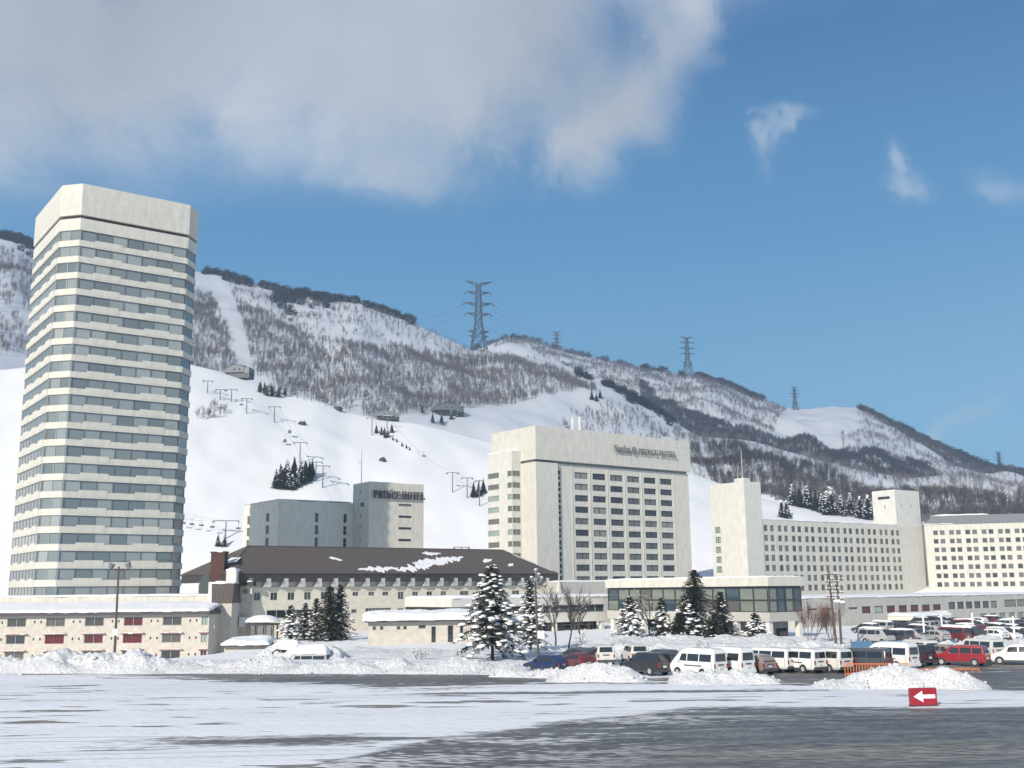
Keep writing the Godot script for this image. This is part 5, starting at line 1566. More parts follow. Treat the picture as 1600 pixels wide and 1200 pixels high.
func build_slope_trees() -> void:
	var protos := [small_conifer(1, 0.0), small_conifer(2, 0.35), small_conifer(3, 0.12)]
	var g := RandomNumberGenerator.new()
	g.seed = 8
	var sets := [
		["slope", 7.0, "dark conifer in the dense clump halfway up the ski slope", "clump of conifers on the ski slope", [0, 1, 2], [-91.5, -410.9, -90.1, -411.3, -88.4, -411.6, -86.8, -412, -85.1, -412.3, -83.8, -414.6, -82.6, -416.9, -81.3, -419.2, -80.5, -421.4, -90, -415.4, -88.1, -417.8, -85.7, -418.3, -84.1, -422.7, -91.8, -413.5, -89.2, -420, -86.8, -423, -82.4, -422.5, -80, -424.5, -87.4, -414.8, -91, -417.5, -83, -419.8]],
		["slope", 6.5, "dark conifer beside the lift towers by the slab hotel", "conifers by the lift towers", [0, 2], [-16.1, -434.7, -14.1, -436.8, -12.3, -440.8]],
		["slope", 4.2, "small conifer on the slope above the lodge chimney", "conifers above the chimney", [0, 1], [-100.7, -367.4, -98.7, -368]],
		["slope", 8.0, "lone snowy conifer on the slope behind the long hotel", "lone conifers behind the long hotel", [1], [113.2, -453.1, 115.2, -452.6]],
		["slope", 4.0, "small conifer in the thicket below the middle station", "thicket below the middle lift station", [1, 2], [-63.7, -494.9, -61.1, -493.2, -57.9, -491.6, -57, -499.8, -60, -496, -59, -490]],
		["slope", 2.0, "little shrub in the diagonal row on the slope", "row of shrubs on the slope", [0], [-55.1, -488, -53.1, -486.1, -50.1, -480.4, -47.8, -477.4, -46.1, -474.8]],
		["slope", 10.0, "dark conifer in the belt behind the long hotel", "belt of conifers behind the long hotel", [0, 1], [128.5, -481, 131.6, -479.9, 133.7, -474.5, 135.7, -471.9, 136.3, -467.5, 138.9, -468.8, 143.3, -469.6, 148.3, -472.2, 150.9, -467.2, 153.5, -464.3, 126, -484, 129.8, -485, 133, -482]],
		["slope", 12.0, "big dark conifer behind the second stair tower", "conifers behind the second stair tower", [1, 0], [164.5, -455, 167, -456, 169.5, -455, 140, -478, 142, -480]],
		["forest", 7.0, "dark conifer in the trio above the slab hotel", "trio of conifers above the slab hotel", [0], [60.4, -797.7, 63.8, -797.5, 67.2, -803.2]],
		["forest", 6.0, "conifer by the foot of the right lift station", "conifers below the right lift station", [2, 1], [-57.9, -679.5, -50.3, -666.1, -44.8, -668.5, -39.4, -680.9, -35.6, -687.1]],
		["slope", 4.5, "dark bushy conifer in the brush patch topping the slope", "brush patch at the top of the white slope", [0, 2], [-121.9, -506.5, -119, -507.2, -116, -507.9, -113.5, -510.5, -111.8, -517, -120.5, -511, -117.5, -513, -114.8, -516, -118, -505, -122.5, -511]],
	]
	for s in sets:
		for k in range(0, s[5].size(), 2):
			var o: Node3D = protos[s[4][g.randi() % s[4].size()]].duplicate()
			o.name = numbered("slope_conifer")
			add_child(o)
			var x: float = s[5][k]; var z: float = s[5][k + 1]
			o.position = Vector3(x, hill_y(s[0], x, z), z)
			o.rotation.y = g.randf() * TAU
			o.scale = Vector3.ONE * s[1] / 6.5 * g.randf_range(0.85, 1.15)
			var rank := 1
			for m in range(0, s[5].size(), 2):
				if float(s[5][m]) / -float(s[5][m + 1]) < x / -z: rank += 1
			tag(o, s[2] if s[5].size() > 30 else s[2] + ", " + ordinal(rank) + " from left", "tree", s[3])
	# round-headed evergreens along the crests, far off and seen as one dark fringe
	var bush := MB.new()
	for k in 170:
		var d := Vector3(g.randfn(0, 1), g.randfn(0, 1), g.randfn(0, 1)).normalized()
		var c := Vector3(d.x * 2.4, 3.4 + d.y * 2.4, d.z * 2.4) * g.randf_range(0.45, 1.0)
		var e := (d + Vector3(g.randf_range(-1, 1), g.randf_range(-0.5, 1), g.randf_range(-1, 1)) * 0.8).normalized() * g.randf_range(0.7, 1.3)
		var w := e.cross(Vector3(g.randf() - 0.5, g.randf() - 0.5, g.randf() - 0.5)).normalized() * g.randf_range(0.2, 0.4)
		bush.tri(c - w, c + w, c + e)
	bush.tube(Vector3(0, -1, 0), Vector3(0, 3.5, 0), 0.2, 0.1, 4)
	var crest := [[-15.6, -14.2, 60, 10], [-13.6, -12.9, 30, 4], [-13.0, -11.4, 120, 26], [-11.4, -9.6, 110, 10], [-9.4, -8.4, 50, 3], [-8.2, -5.4, 90, 4], [3.6, 4.4, 12, 2], [5.0, 8.6, 75, 7], [-26.6, -24.4, 80, 12], [-16.8, -15.8, 14, 3]]
	var xf := []
	for c in crest:
		for k in c[2]:
			var az := deg_to_rad(g.randf_range(c[0], c[1]))
			var d: float = table(HILLS.forest.dist, rad_to_deg(az)) - absf(g.randfn(0, 1)) * (4.0 + c[3] * 2.4) + 6
			var x := sin(az) * d; var z := -cos(az) * d
			var s := g.randf_range(0.7, 1.45)
			xf.append(Transform3D(Basis(Vector3.UP, g.randf() * TAU).scaled(Vector3(s * 1.15, s, s * 1.15)), Vector3(x, hill_y("forest", x, z) - 0.5, z)))
	for k in 520:   # the back ridge's fringe
		var az := deg_to_rad(g.randf_range(9.9, 13.4) if k < 170 else (g.randf_range(18.2, 28) if k < 430 else g.randf_range(-2.2, 9.5)))
		var d := table(HILLS.back.dist, rad_to_deg(az)) - absf(g.randfn(0, 1)) * 14 + 4
		var x := sin(az) * d; var z := -cos(az) * d
		var s := g.randf_range(0.8, 1.7)
		xf.append(Transform3D(Basis(Vector3.UP, g.randf() * TAU).scaled(Vector3(s * 1.3, s, s * 1.3)), Vector3(x, hill_y("back", x, z) - 0.5, z)))
	var mm := MultiMesh.new()
	mm.transform_format = MultiMesh.TRANSFORM_3D
	mm.mesh = bush.mesh()
	mm.instance_count = xf.size()
	for k in xf.size(): mm.set_instance_transform(k, xf[k])
	var o := MultiMeshInstance3D.new()
	o.multimesh = mm
	o.material_override = M.conifer_dark
	o.name = "crest_evergreens"
	o.set_meta("kind", "stuff")
	tag(o, "dark fringe of evergreens along the hill crests", "wood")
	add_child(o)
	for p in protos: p.free()

# ---------------------------------------------------------------- snow heaps
func snow_heap(label: String, path: Array, width: float, height: float, seed_: int, clods: int) -> void:
	# a ploughed ridge along a line of (x, z) points
	var f := FastNoiseLite.new()
	f.seed = seed_; f.frequency = 0.5; f.fractal_octaves = 4; f.fractal_gain = 0.42
	var total := 0.0
	for k in path.size() - 1: total += path[k].distance_to(path[k + 1])
	var along := func(s: float) -> Array:
		for k in path.size() - 1:
			var l: float = path[k].distance_to(path[k + 1])
			if s <= l or k == path.size() - 2: return [path[k].lerp(path[k + 1], s / l), (path[k + 1] - path[k]).normalized()]
			s -= l
		return []
	var height_at := func(p: Vector2, u: float, w: float) -> float:
		var ends := clampf(minf(u, 1 - u) * total / (width * 0.55), 0, 1)
		var side := clampf(1 - pow(absf(w), 1.7), 0, 1)
		var lump := 0.85 + 0.75 * f.get_noise_2d(p.x * 0.4, p.y * 0.4) + 0.26 * absf(f.get_noise_2d(p.x * 1.5, p.y * 1.5)) + 0.05 * absf(f.get_noise_2d(p.x * 5, p.y * 5))
		return maxf(-0.05, height * sqrt(ends) * side * lump) + ground_y(p.x, p.y) - 0.02
	var t := thing("snow_heap", label, "snow heap")
	var mesh := grid_mesh(int(total / 0.16), int(width / 0.16), func(u, v):
		var a: Array = along.call(u * total)
		var c: Vector2 = a[0]; var d: Vector2 = a[1]
		var side := Vector2(d.y, -d.x)
		var p: Vector2 = c + side * (v - 0.5) * width
		return Vector3(p.x, height_at.call(p, u, v * 2 - 1), p.y))
	part("ridge", mesh, M.pile_snow, t)
	var g := RandomNumberGenerator.new()
	g.seed = seed_
	var b := MB.new()
	for k in clods / 2:
		var u := g.randf_range(0.01, 0.99); var w := g.randfn(0, 0.55)
		var a: Array = along.call(u * total)
		var p: Vector2 = a[0] + Vector2(a[1].y, -a[1].x) * w * width * 0.5
		var r := g.randf_range(0.05, 0.15) * (1.7 if g.randf() < 0.1 else 1.0)
		var y: float = height_at.call(p, u, clampf(w, -1, 1))
		b.blob(Vector3(p.x, maxf(y, ground_y(p.x, p.y)) + r * 0.35, p.y), Vector3(r * 1.2, r * 0.85, r), g, 0.28)
	part("clods", b, M.pile_snow, t).set_meta("kind", "stuff")

func build_heaps() -> void:
	snow_heap("tall ploughed snow bank along the lot's left edge before the annex", [Vector2(-64, -107.5), Vector2(-42, -104.5), Vector2(-31, -102.5)], 7.0, 1.6, 11, 120)
	snow_heap("lower ploughed snow bank along the lot before the lodge", [Vector2(-34, -103), Vector2(-17, -100.5), Vector2(-2.4, -97.5), Vector2(1.5, -96)], 6.0, 1.0, 21, 110)
	snow_heap("smooth mound of snow over the buried car and van", [Vector2(-28.5, -122.6), Vector2(-24, -121.4), Vector2(-18.5, -120.6)], 5.0, 1.75, 24, 10)
	snow_heap("rounded snow heap in front of the off-roaders", [Vector2(2.4, -87.6), Vector2(6, -87.4), Vector2(10.4, -86.9)], 3.2, 1.0, 12, 50)
	snow_heap("low spill of snow before the blue hatchback", [Vector2(-2.0, -93.0), Vector2(2.0, -91.5), Vector2(5, -90.5)], 2.4, 0.6, 13, 60)
	snow_heap("snow heap hiding the wheels of the leftmost white vans", [Vector2(11.6, -84.4), Vector2(15, -84.2), Vector2(20.0, -83.6)], 3.4, 1.0, 14, 50)
	snow_heap("big rough snow heap before the orange barriers", [Vector2(21.6, -79.6), Vector2(25, -79.8), Vector2(29, -79.2), Vector2(33.4, -77.6)], 4.0, 1.15, 15, 70)
	snow_heap("snow bank behind the near row of vehicles", [Vector2(5, -112), Vector2(15, -113), Vector2(26, -114), Vector2(36, -117)], 7.0, 1.3, 16, 150)
	snow_heap("snow bank dividing the near row from the far lot", [Vector2(44, -119), Vector2(52, -122), Vector2(64, -126)], 6.0, 1.2, 17, 120)
	snow_heap("broad snow bank before the lodge and the shed", [Vector2(-30, -133), Vector2(-18, -128), Vector2(-6, -124), Vector2(4, -122)], 11.0, 0.6, 18, 40)
	snow_heap("broad snow bank at the foot of the pines", [Vector2(8, -140), Vector2(18, -143), Vector2(28, -144), Vector2(37, -143)], 9.0, 0.9, 19, 80)

# ---------------------------------------------------------------- small things of the lot
func build_street() -> void:
	# arrow sign: a standing red board on a low foot
	var t := thing("arrow_sign", "red board with a white arrow pointing left, standing on the lot", "sign", Vector3(24.5, 0.02, -66.7), 8)
	var b := MB.new()
	b.bevel_box(-0.82, 0.06, -0.16, 0.82, 1.04, 0.16, 0.03)
	part("board", b, M.sign_red, t)
	b = MB.new()
	b.extrude(PackedVector2Array([Vector2(-0.68, 0.56), Vector2(-0.1, 0.9), Vector2(-0.1, 0.67), Vector2(0.7, 0.67), Vector2(0.7, 0.44), Vector2(-0.08, 0.44), Vector2(-0.06, 0.22)]), 0.161, 0.17)
	part("arrow", b, M.sign_white, t)
	b = MB.new()
	b.box(-0.86, 0, -0.2, 0.86, 0.06, 0.2)
	part("foot", b, M.frame_dark, t)
	# orange barriers: rails with many uprights
	for q in [["orange slatted barrier in front of the dark grey van", 26.3, -88.0, 4.9, -9, 22], ["orange barrier partly sunk in the big snow heap before the red minivan", 33.6, -91.5, 4.6, -9, 9]]:
		t = thing("orange_barrier", q[0], "barrier", Vector3(q[1], ground_y(q[1], q[2]) - (0.0 if q[5] > 20 else 0.72), q[2]), q[4], "orange barriers")
		b = MB.new()
		b.box(0, 1.0, -0.04, q[3], 1.09, 0.04)
		part("rail", b, M.orange, t)
		b = MB.new()
		b.box(0, 0.25, -0.04, q[3], 0.32, 0.04)
		part("rail", b, M.orange, t)
		for k in q[5] + 1:
			b = MB.new()
			var x: float = q[3] * k / q[5]
			b.box(x - 0.03, 0.0, -0.03, x + 0.03, 1.0, 0.03)
			part("upright", b, M.orange, t)
	# lamp posts
	t = thing("lamp_post", "tall dark post with a pair of lamps rising in front of the tower", "lamp post", Vector3(-55.3, ground_y(-55.3, -152), -152), 0)
	b = MB.new(); b.tube(Vector3(0, -0.5, 0), Vector3(-0.15, 14.6, 0), 0.2, 0.13, 10); part("pole", b, M.rust_steel, t)
	for s in [-1.0, 1.0]:
		b = MB.new()
		b.tube(Vector3(0, 14.0, 0), Vector3(s * 1.1, 14.2, 0), 0.07, 0.06)
		part("arm", b, M.rust_steel, t)
		b = MB.new()
		b.T = Transform3D(Basis(Vector3(0, 0, 1), s * 0.4), Vector3(s * 1.2, 14.7, 0))
		b.tube(Vector3(0, -0.35, 0), Vector3(0, 0.35, 0), 0.34, 0.42, 10)
		part("lamp", b, M.steel, t)
	b = MB.new(); b.box(-0.35, 5.2, 0.15, 0.35, 6.1, 0.35); part("notice", b, M.sign_white, t)
	t = thing("lamp_post", "snow-capped lamp post standing behind the blue hatchback", "lamp post", Vector3(2.25, -0.1, -103.5), 0)
	b = MB.new(); b.tube(Vector3(0, -0.3, 0), Vector3(-0.25, 8.0, 0), 0.13, 0.09, 8); part("pole", b, M.rust_steel, t)
	for s in [[-0.55, 8.2], [0.1, 8.5], [-0.15, 8.9], [0.35, 8.15]]:
		b = MB.new()
		b.tube(Vector3(-0.25, 7.9, 0), Vector3(s[0], s[1] - 0.2, 0), 0.05, 0.05)
		b.T = Transform3D(Basis(Vector3(0, 0, 1), -s[0]), Vector3(s[0], s[1], 0))
		b.tube(Vector3(0, -0.18, 0), Vector3(0, 0.18, 0), 0.16, 0.24, 8)
		var l := part("lamp", b, M.steel, t)
		b = MB.new(); b.blob(Vector3(s[0], s[1] + 0.2, 0), Vector3(0.22, 0.1, 0.22), rng, 0.2)
		part("snow", b, M.snow, l)
	b = MB.new(); b.box(-0.1, 2.7, 0.1, 0.55, 3.4, 0.14); part("notice", b, M.sign_white, t)
	# utility pole with crossarms and insulators
	for q in [["leaning utility pole with crossarms and snow-capped boxes before the podium", 37.6, -128.5, 9.0, true], ["second utility pole close behind the first, carrying a transformer", 41.9, -141, 8.6, false]]:
		t = thing("utility_pole", q[0], "utility pole", Vector3(q[1], ground_y(q[1], q[2]), q[2]), 20)
		b = MB.new(); b.tube(Vector3(0, -0.4, 0), Vector3(-0.45 if q[4] else 0.0, q[3], 0), 0.17, 0.11, 8); part("pole", b, M.rust_steel, t)
		for k in 4:
			b = MB.new()
			var y: float = q[3] - 0.5 - 0.85 * k
			b.box(-1.0, y, -0.05, 0.9, y + 0.1, 0.05)
			var arm := part("crossarm", b, M.rust_steel, t)
			for s in [-0.9, -0.5, 0.4, 0.8]:
				b = MB.new(); b.tube(Vector3(s, y + 0.1, 0), Vector3(s, y + 0.3, 0), 0.06, 0.04)
				part("insulator", b, M.sign_white, arm)
		b = MB.new(); b.tube(Vector3(0.45, q[3] * 0.5, 0.1), Vector3(0.45, q[3] * 0.5 + 0.8, 0.1), 0.28, 0.28, 10)
		var tr := part("transformer", b, M.hut_grey, t)
		b = MB.new(); b.blob(Vector3(0.5, q[3] * 0.5 + 0.95, 0.1), Vector3(0.6, 0.22, 0.5), rng, 0.2)
		part("snow", b, M.snow, tr)
	# blue sheet fence behind the parked row
	t = thing("blue_fence", "long low fence covered with blue sheeting behind the parked vehicles", "fence", Vector3(37.0, ground_y(37.0, -121), -121), 6)
	for k in 6:
		b = MB.new()
		b.box(2.0 * k, -0.3, -0.05, 2.0 * k + 0.1, 1.4, 0.05)
		part("post", b, M.steel, t)
		var sag := rng.randf_range(0.0, 0.35)
		b = MB.new()
		b.loft([[Vector3(2.0 * k + 0.05, 0.1, 0.08), Vector3(2.0 * k + 2.05, 0.1, 0.08), Vector3(2.0 * k + 2.05, 0.1, 0.06), Vector3(2.0 * k + 0.05, 0.1, 0.06)], [Vector3(2.0 * k + 0.05, 1.3 - sag, 0.12), Vector3(2.0 * k + 2.05, 1.22, 0.12), Vector3(2.0 * k + 2.05, 1.22, 0.1), Vector3(2.0 * k + 0.05, 1.3 - sag, 0.1)]])
		part("sheet", b, M.blue_net, t)
	# white marker posts in the far lot
	var nth := 0
	for p in [[53.0, -142.0], [58.5, -150.0], [61.0, -134.0], [69.0, -165.0]]:
		nth += 1
		t = thing("marker_post", "white marker post among the far-lot cars, %s from the left" % ordinal([0, 1, 2, 4, 3][nth]), "post", Vector3(p[0], ground_y(p[0], p[1]), p[1]), 0, "white marker posts")
		b = MB.new(); b.tube(Vector3(0, 0, 0), Vector3(0, 3.2, 0), 0.12, 0.12, 8); part("shaft", b, M.sign_white, t)
		b = MB.new(); b.blob(Vector3(0, 3.3, 0), Vector3(0.22, 0.14, 0.22), rng, 0.2); part("snow", b, M.snow, t)

# ---------------------------------------------------------------- lifts and pylons
func lift_tower(label: String, hill: String, x: float, z: float, h: float, arm: float, group: String) -> Vector3:
	var y := hill_y(hill, x, z)
	var t := thing("lift_tower", label, "lift tower", Vector3(x, y, z), 10, group)
	var b := MB.new(); b.tube(Vector3(0, -1, 0), Vector3(0, h, 0), 0.24, 0.17, 8); part("mast", b, M.lift_steel, t)
	b = MB.new(); b.box(-arm, h - 0.08, -0.15, arm, h + 0.16, 0.15); part("crossarm", b, M.lift_steel, t)
	for s in [-1.0, 1.0]:
		b = MB.new(); b.box(s * arm - 0.2, h - 0.5, -1.3, s * arm + 0.2, h - 0.1, 1.3); part("sheave", b, M.lift_steel, t)
	b = MB.new(); b.box(-arm * 0.9, h + 0.26, -0.25, arm * 0.9, h + 0.4, 0.25); part("snow", b, M.snow, t)
	return Vector3(x, y + h, z)

func cable(called: String, label: String, category: String, pts: Array, sag: float, r: float, mat: Material, group := "") -> void:
	var b := MB.new()
	for i in pts.size() - 1:
		var a: Vector3 = pts[i]; var c: Vector3 = pts[i + 1]
		var prev := a
		for k in range(1, 13):
			var u := k / 12.0
			var p := a.lerp(c, u) - Vector3(0, sag * 4 * u * (1 - u), 0)
			b.tube(prev, p, r, r, 3)
			prev = p
	single(called, b, mat, label, category, Vector3.ZERO, 0, group)

func chair(label: String, at: Vector3, group: String, cabin := false) -> void:
	var t := thing("gondola_cabin" if cabin else "lift_chair", label, "cabin" if cabin else "lift chair", at, 15, group)
	var b := MB.new(); b.tube(Vector3(0, 0, 0), Vector3(0, -2.1, 0), 0.05, 0.05, 4); part("hanger", b, M.lift_steel, t)
	b = MB.new()
	if cabin:
		b.bevel_box(-0.7, -3.4, -0.7, 0.7, -2.1, 0.7, 0.25); part("shell", b, M.lift_steel, t)
	else:
		b.box(-0.8, -2.6, -0.3, 0.8, -2.5, 0.25); part("seat", b, M.lift_steel, t)
		b = MB.new(); b.box(-0.8, -2.5, 0.2, 0.8, -1.95, 0.26); part("backrest", b, M.lift_steel, t)

func build_lifts() -> void:
	var up := func(pts: Array, dx: float) -> Array:
		var o := []
		for p in pts: o.append(p + Vector3(dx, -0.3, 0))
		return o
	# the gondola line past the conifer clump
	var a := []
	for p in [["lift tower nearest the roof of the shaded hotel, right of the clump", -74.6, -418.4, 8.6, 2.6], ["lift tower just behind it at the right of the clump", -78.0, -421.8, 7.6, 2.4], ["lift tower peeping over the top of the conifer clump", -86.9, -434, 8.5, 2.6]]:
		a.append(lift_tower(p[0], "slope", p[1], p[2], p[3], p[4], "lift towers on the ski slope"))
	a.append(lift_tower("lift tower high on the slope above the clump", "slope", -106, -470, 7, 2.4, "lift towers on the ski slope"))
	a.insert(0, Vector3(-45, 16, -345))
	for s in [-2.4, 2.4]: cable("lift_cable", "thin lift cable passing the conifer clump, the %s strand" % ("left" if s < 0 else "right"), "cable", up.call(a, s), 2.0, 0.035, M.lift_steel, "lift cables")
	var names := ["lower", "second", "third", "upper"]
	for k in 4:
		var u := [0.45, 0.52, 0.35, 0.6][k] as float
		var i := [0, 0, 3, 3][k] as int
		var p: Vector3 = a[i].lerp(a[i + 1], u) - Vector3(0, 2.0 * 4 * u * (1 - u) + 0.3, 0)
		chair("dark gondola cabin on the clump's lift line, %s of four" % names[k], p + Vector3(2.4 if k % 2 else -2.4, 0, 0), "gondola cabins", true)
	# the group of towers at the upper left
	a = []
	for p in [["lift tower at the lower right of the upper left group", -117.6, -466.4, 6.5, 2.2], ["snow-topped lift tower in the upper left group", -127.2, -476.3, 5.6, 2.4], ["lift tower second from the hotel tower in the upper left group", -131.4, -473.1, 4.5, 2.0], ["lift tower nearest the hotel tower, upper left group", -137.9, -475.4, 5.5, 2.0]]:
		a.append(lift_tower(p[0], "slope", p[1], p[2], p[3], p[4], "upper left lift towers"))
	for k in 5:
		var p: Vector3 = a[0].lerp(Vector3(-150, a[0].y + 8, -500), k / 5.0 + 0.1)
		chair("small lift chair among the upper left towers, number %s from the right" % ["one", "two", "three", "four", "five"][k], p + Vector3(0, -0.6, 0), "upper left lift chairs")
	# wide double tower above the chimney with chairs
	var big := lift_tower("wide double lift tower on the snow above the brick chimney", "slope", -99.4, -371.9, 6.2, 4.2, "double lift towers")
	for q in [[-4.0, -16.5, -1], [4.0, 17, 1]]:
		cable("lift_cable", "chairlift cable on the %s of the wide double tower" % ("left" if q[2] < 0 else "right"), "cable", [big + Vector3(q[0] - 14, 1.8, 5), big + Vector3(q[0], 0, 0), big + Vector3(q[0] + q[1] * 0.4 + 6, -2.4, -8)], 0.6, 0.03, M.lift_steel, "lift cables")
	for k in 7:
		var p := big + Vector3([-14.5, -11.5, -8.2, -4.4, 4.6, 7.5, 8.5][k], [1.6, 1.2, 0.8, 0.2, -0.4, -1.2, -2.0][k], 1)
		chair("lift chair on the wide double tower's line, place %s from the left" % ["one", "two", "three", "four", "five", "six", "seven"][k], p, "chairs of the double lift")
	# middle line between the stations and the slab hotel
	a = []
	for p in [["lift tower by the thicket below the middle station", "slope", -65.2, -490.7, 8.2, 2.4], ["lift tower standing before the middle lift station", "slope", -60.0, -506, 6.0, 2.0]]:
		a.append(lift_tower(p[0], p[1], p[2], p[3], p[4], p[5], "lift towers below the middle station"))
	var low := []
	for p in [["left one of the two lift towers beside the slab hotel", -24.7, -436.3, 8.0, 2.4], ["right one of the two lift towers beside the slab hotel", -18.6, -432.6, 8.0, 2.2], ["lift tower touching the slab hotel's left edge", -13.4, -424.8, 10.0, 1.6]]:
		low.append(lift_tower(p[0], "slope", p[1], p[2], p[3], p[4], "lift towers beside the slab hotel"))
	cable("lift_cable", "lift cable running from the middle station to the slab hotel", "cable", [a[1], low[0], low[2]], 3.0, 0.035, M.lift_steel, "lift cables")
	cable("lift_cable", "second lift cable running from the thicket to the slab hotel", "cable", [a[0], low[1], low[2] + Vector3(4, -2, 8)], 3.0, 0.035, M.lift_steel, "lift cables")
	for s in [0.0, 2.2]:
		var p: Vector3 = a[1].lerp(low[0], 0.52) - Vector3(0, 3.2, 0)
		chair("%s of the pair of gondola cabins over the white slope" % ("left" if s == 0 else "right"), p + Vector3(s, 0, 0), "pair of gondola cabins", true)
	lift_tower("lift tower rising behind the slab hotel's right end", "spur", 96, -560, 9, 3.0, "lift towers behind the slab hotel")
	lift_tower("snow-topped lift tower right of the slab hotel's roof", "spur", 104, -556, 7, 2.6, "lift towers behind the slab hotel")
	lift_tower("thin lift tower in the scrub above the slab hotel", "forest", 100.8, -767.4, 11, 2.4, "lift towers behind the slab hotel")
	lift_tower("lift tower behind the lodge roof, its crossarm just showing", "slope", -18.0, -372, 9.5, 2.6, "lift towers behind the lodge")
	# loading gate: a row of posts under a beam
	var t := thing("lift_gate", "row of posts under a beam at the top of the white slope", "lift gate")
	var last := Vector3.ZERO
	var gp := [[-108.8, -517.7], [-106, -518.3], [-102.3, -517], [-98.9, -517.6], [-95.3, -518.3], [-91.9, -518.9]]
	for i in gp.size():
		var y := hill_y("slope", gp[i][0], gp[i][1])
		var top := Vector3(gp[i][0], y + 5.2, gp[i][1])
		var b := MB.new(); b.tube(Vector3(gp[i][0], y - 0.5, gp[i][1]), top, 0.2, 0.16, 6); part("post", b, M.lift_steel, t)
		if i > 0:
			b = MB.new(); b.tube(last, top, 0.22, 0.22, 6); part("beam", b, M.lift_steel, t)
		last = top
	# lift stations
	for q in [["grey lift station with a dark undercroft at the top left of the white slope", "slope", -135.9, -522, 13.0, 6.6, -8, 9], ["hip-roofed lift station on the crest of the white slope", "slope", -62.5, -524, 12.5, 4.4, 8, 8], ["grey lift station on stilts above the slab hotel's left corner", "forest", -42.5, -694, 20.0, 8.0, 14, 10]]:
		var x: float = q[2]; var z: float = q[3]; var w: float = q[4]; var h: float = q[5]
		t = thing("lift_station", q[0], "lift station", Vector3(x, hill_y(q[1], x, z) - 0.5, z), q[6], "")
		var b := MB.new()
		b.box(-w * 0.36, 0, -q[7] / 2 + 0.8, w * 0.5, h * 0.45, q[7] / 2 - 0.8); part("undercroft", b, M.green_metal, t)
		b = MB.new()
		b.extrude(PackedVector2Array([Vector2(-w * 0.5, h * 0.42), Vector2(w * 0.3, h * 0.42), Vector2(w * 0.3, h * 0.9), Vector2(-w * 0.12, h), Vector2(-w * 0.5, h * 0.62)]), -q[7] / 2, q[7] / 2)
		part("hall", b, M.hut_grey, t)
		b = MB.new()
		b.box(w * 0.3, h * 0.3, -q[7] / 2 + 0.4, w * 0.5, h * 0.8, q[7] / 2 - 0.3); part("annex", b, M.steel, t)
		for k in 2:
			b = MB.new(); b.box(-w * 0.1 + k * w * 0.2, h * 0.58, q[7] / 2 + 0.01, -w * 0.1 + k * w * 0.2 + 0.7, h * 0.68, q[7] / 2 + 0.05); part("window", b, M.pane_dark, t)
		b = MB.new()
		b.quad(Vector3(-w * 0.52, h * 0.64, q[7] / 2 + 0.1), Vector3(-w * 0.12, h * 1.03, q[7] / 2 + 0.1), Vector3(-w * 0.12, h * 1.03, -q[7] / 2), Vector3(-w * 0.52, h * 0.64, -q[7] / 2))
		b.quad(Vector3(-w * 0.12, h * 1.03, q[7] / 2 + 0.1), Vector3(w * 0.31, h * 0.93, q[7] / 2 + 0.1), Vector3(w * 0.31, h * 0.93, -q[7] / 2), Vector3(-w * 0.12, h * 1.03, -q[7] / 2))
		part("snow", b, M.snow, t)
	# dark earth mounds bare of snow on the slope
	for q in [["dark mound with a snow cap left of the thicket", -85.4, -519, 4.0, 2.2], ["dark mound in the middle of the white slope", -94.1, -475.8, 3.0, 1.6], ["dark snow fence stub below the thicket", -55.7, -455.6, 1.6, 1.4]]:
		var b := MB.new()
		for k in 5: b.blob(Vector3(rng.randf_range(-0.6, 0.6) * q[3], q[4] * 0.3, rng.randf_range(-0.5, 0.5)), Vector3(q[3] * 0.45, q[4] * 0.8, 1.2), rng, 0.3)
		single("bare_mound", b, M.wood_dark, q[0], "mound", Vector3(q[1], hill_y("slope", q[1], q[2]), q[2]), -30)

func lattice(b: MB, a: Vector3, c: Vector3, r: float) -> void:
	b.tube(a, c, r, r, 3)

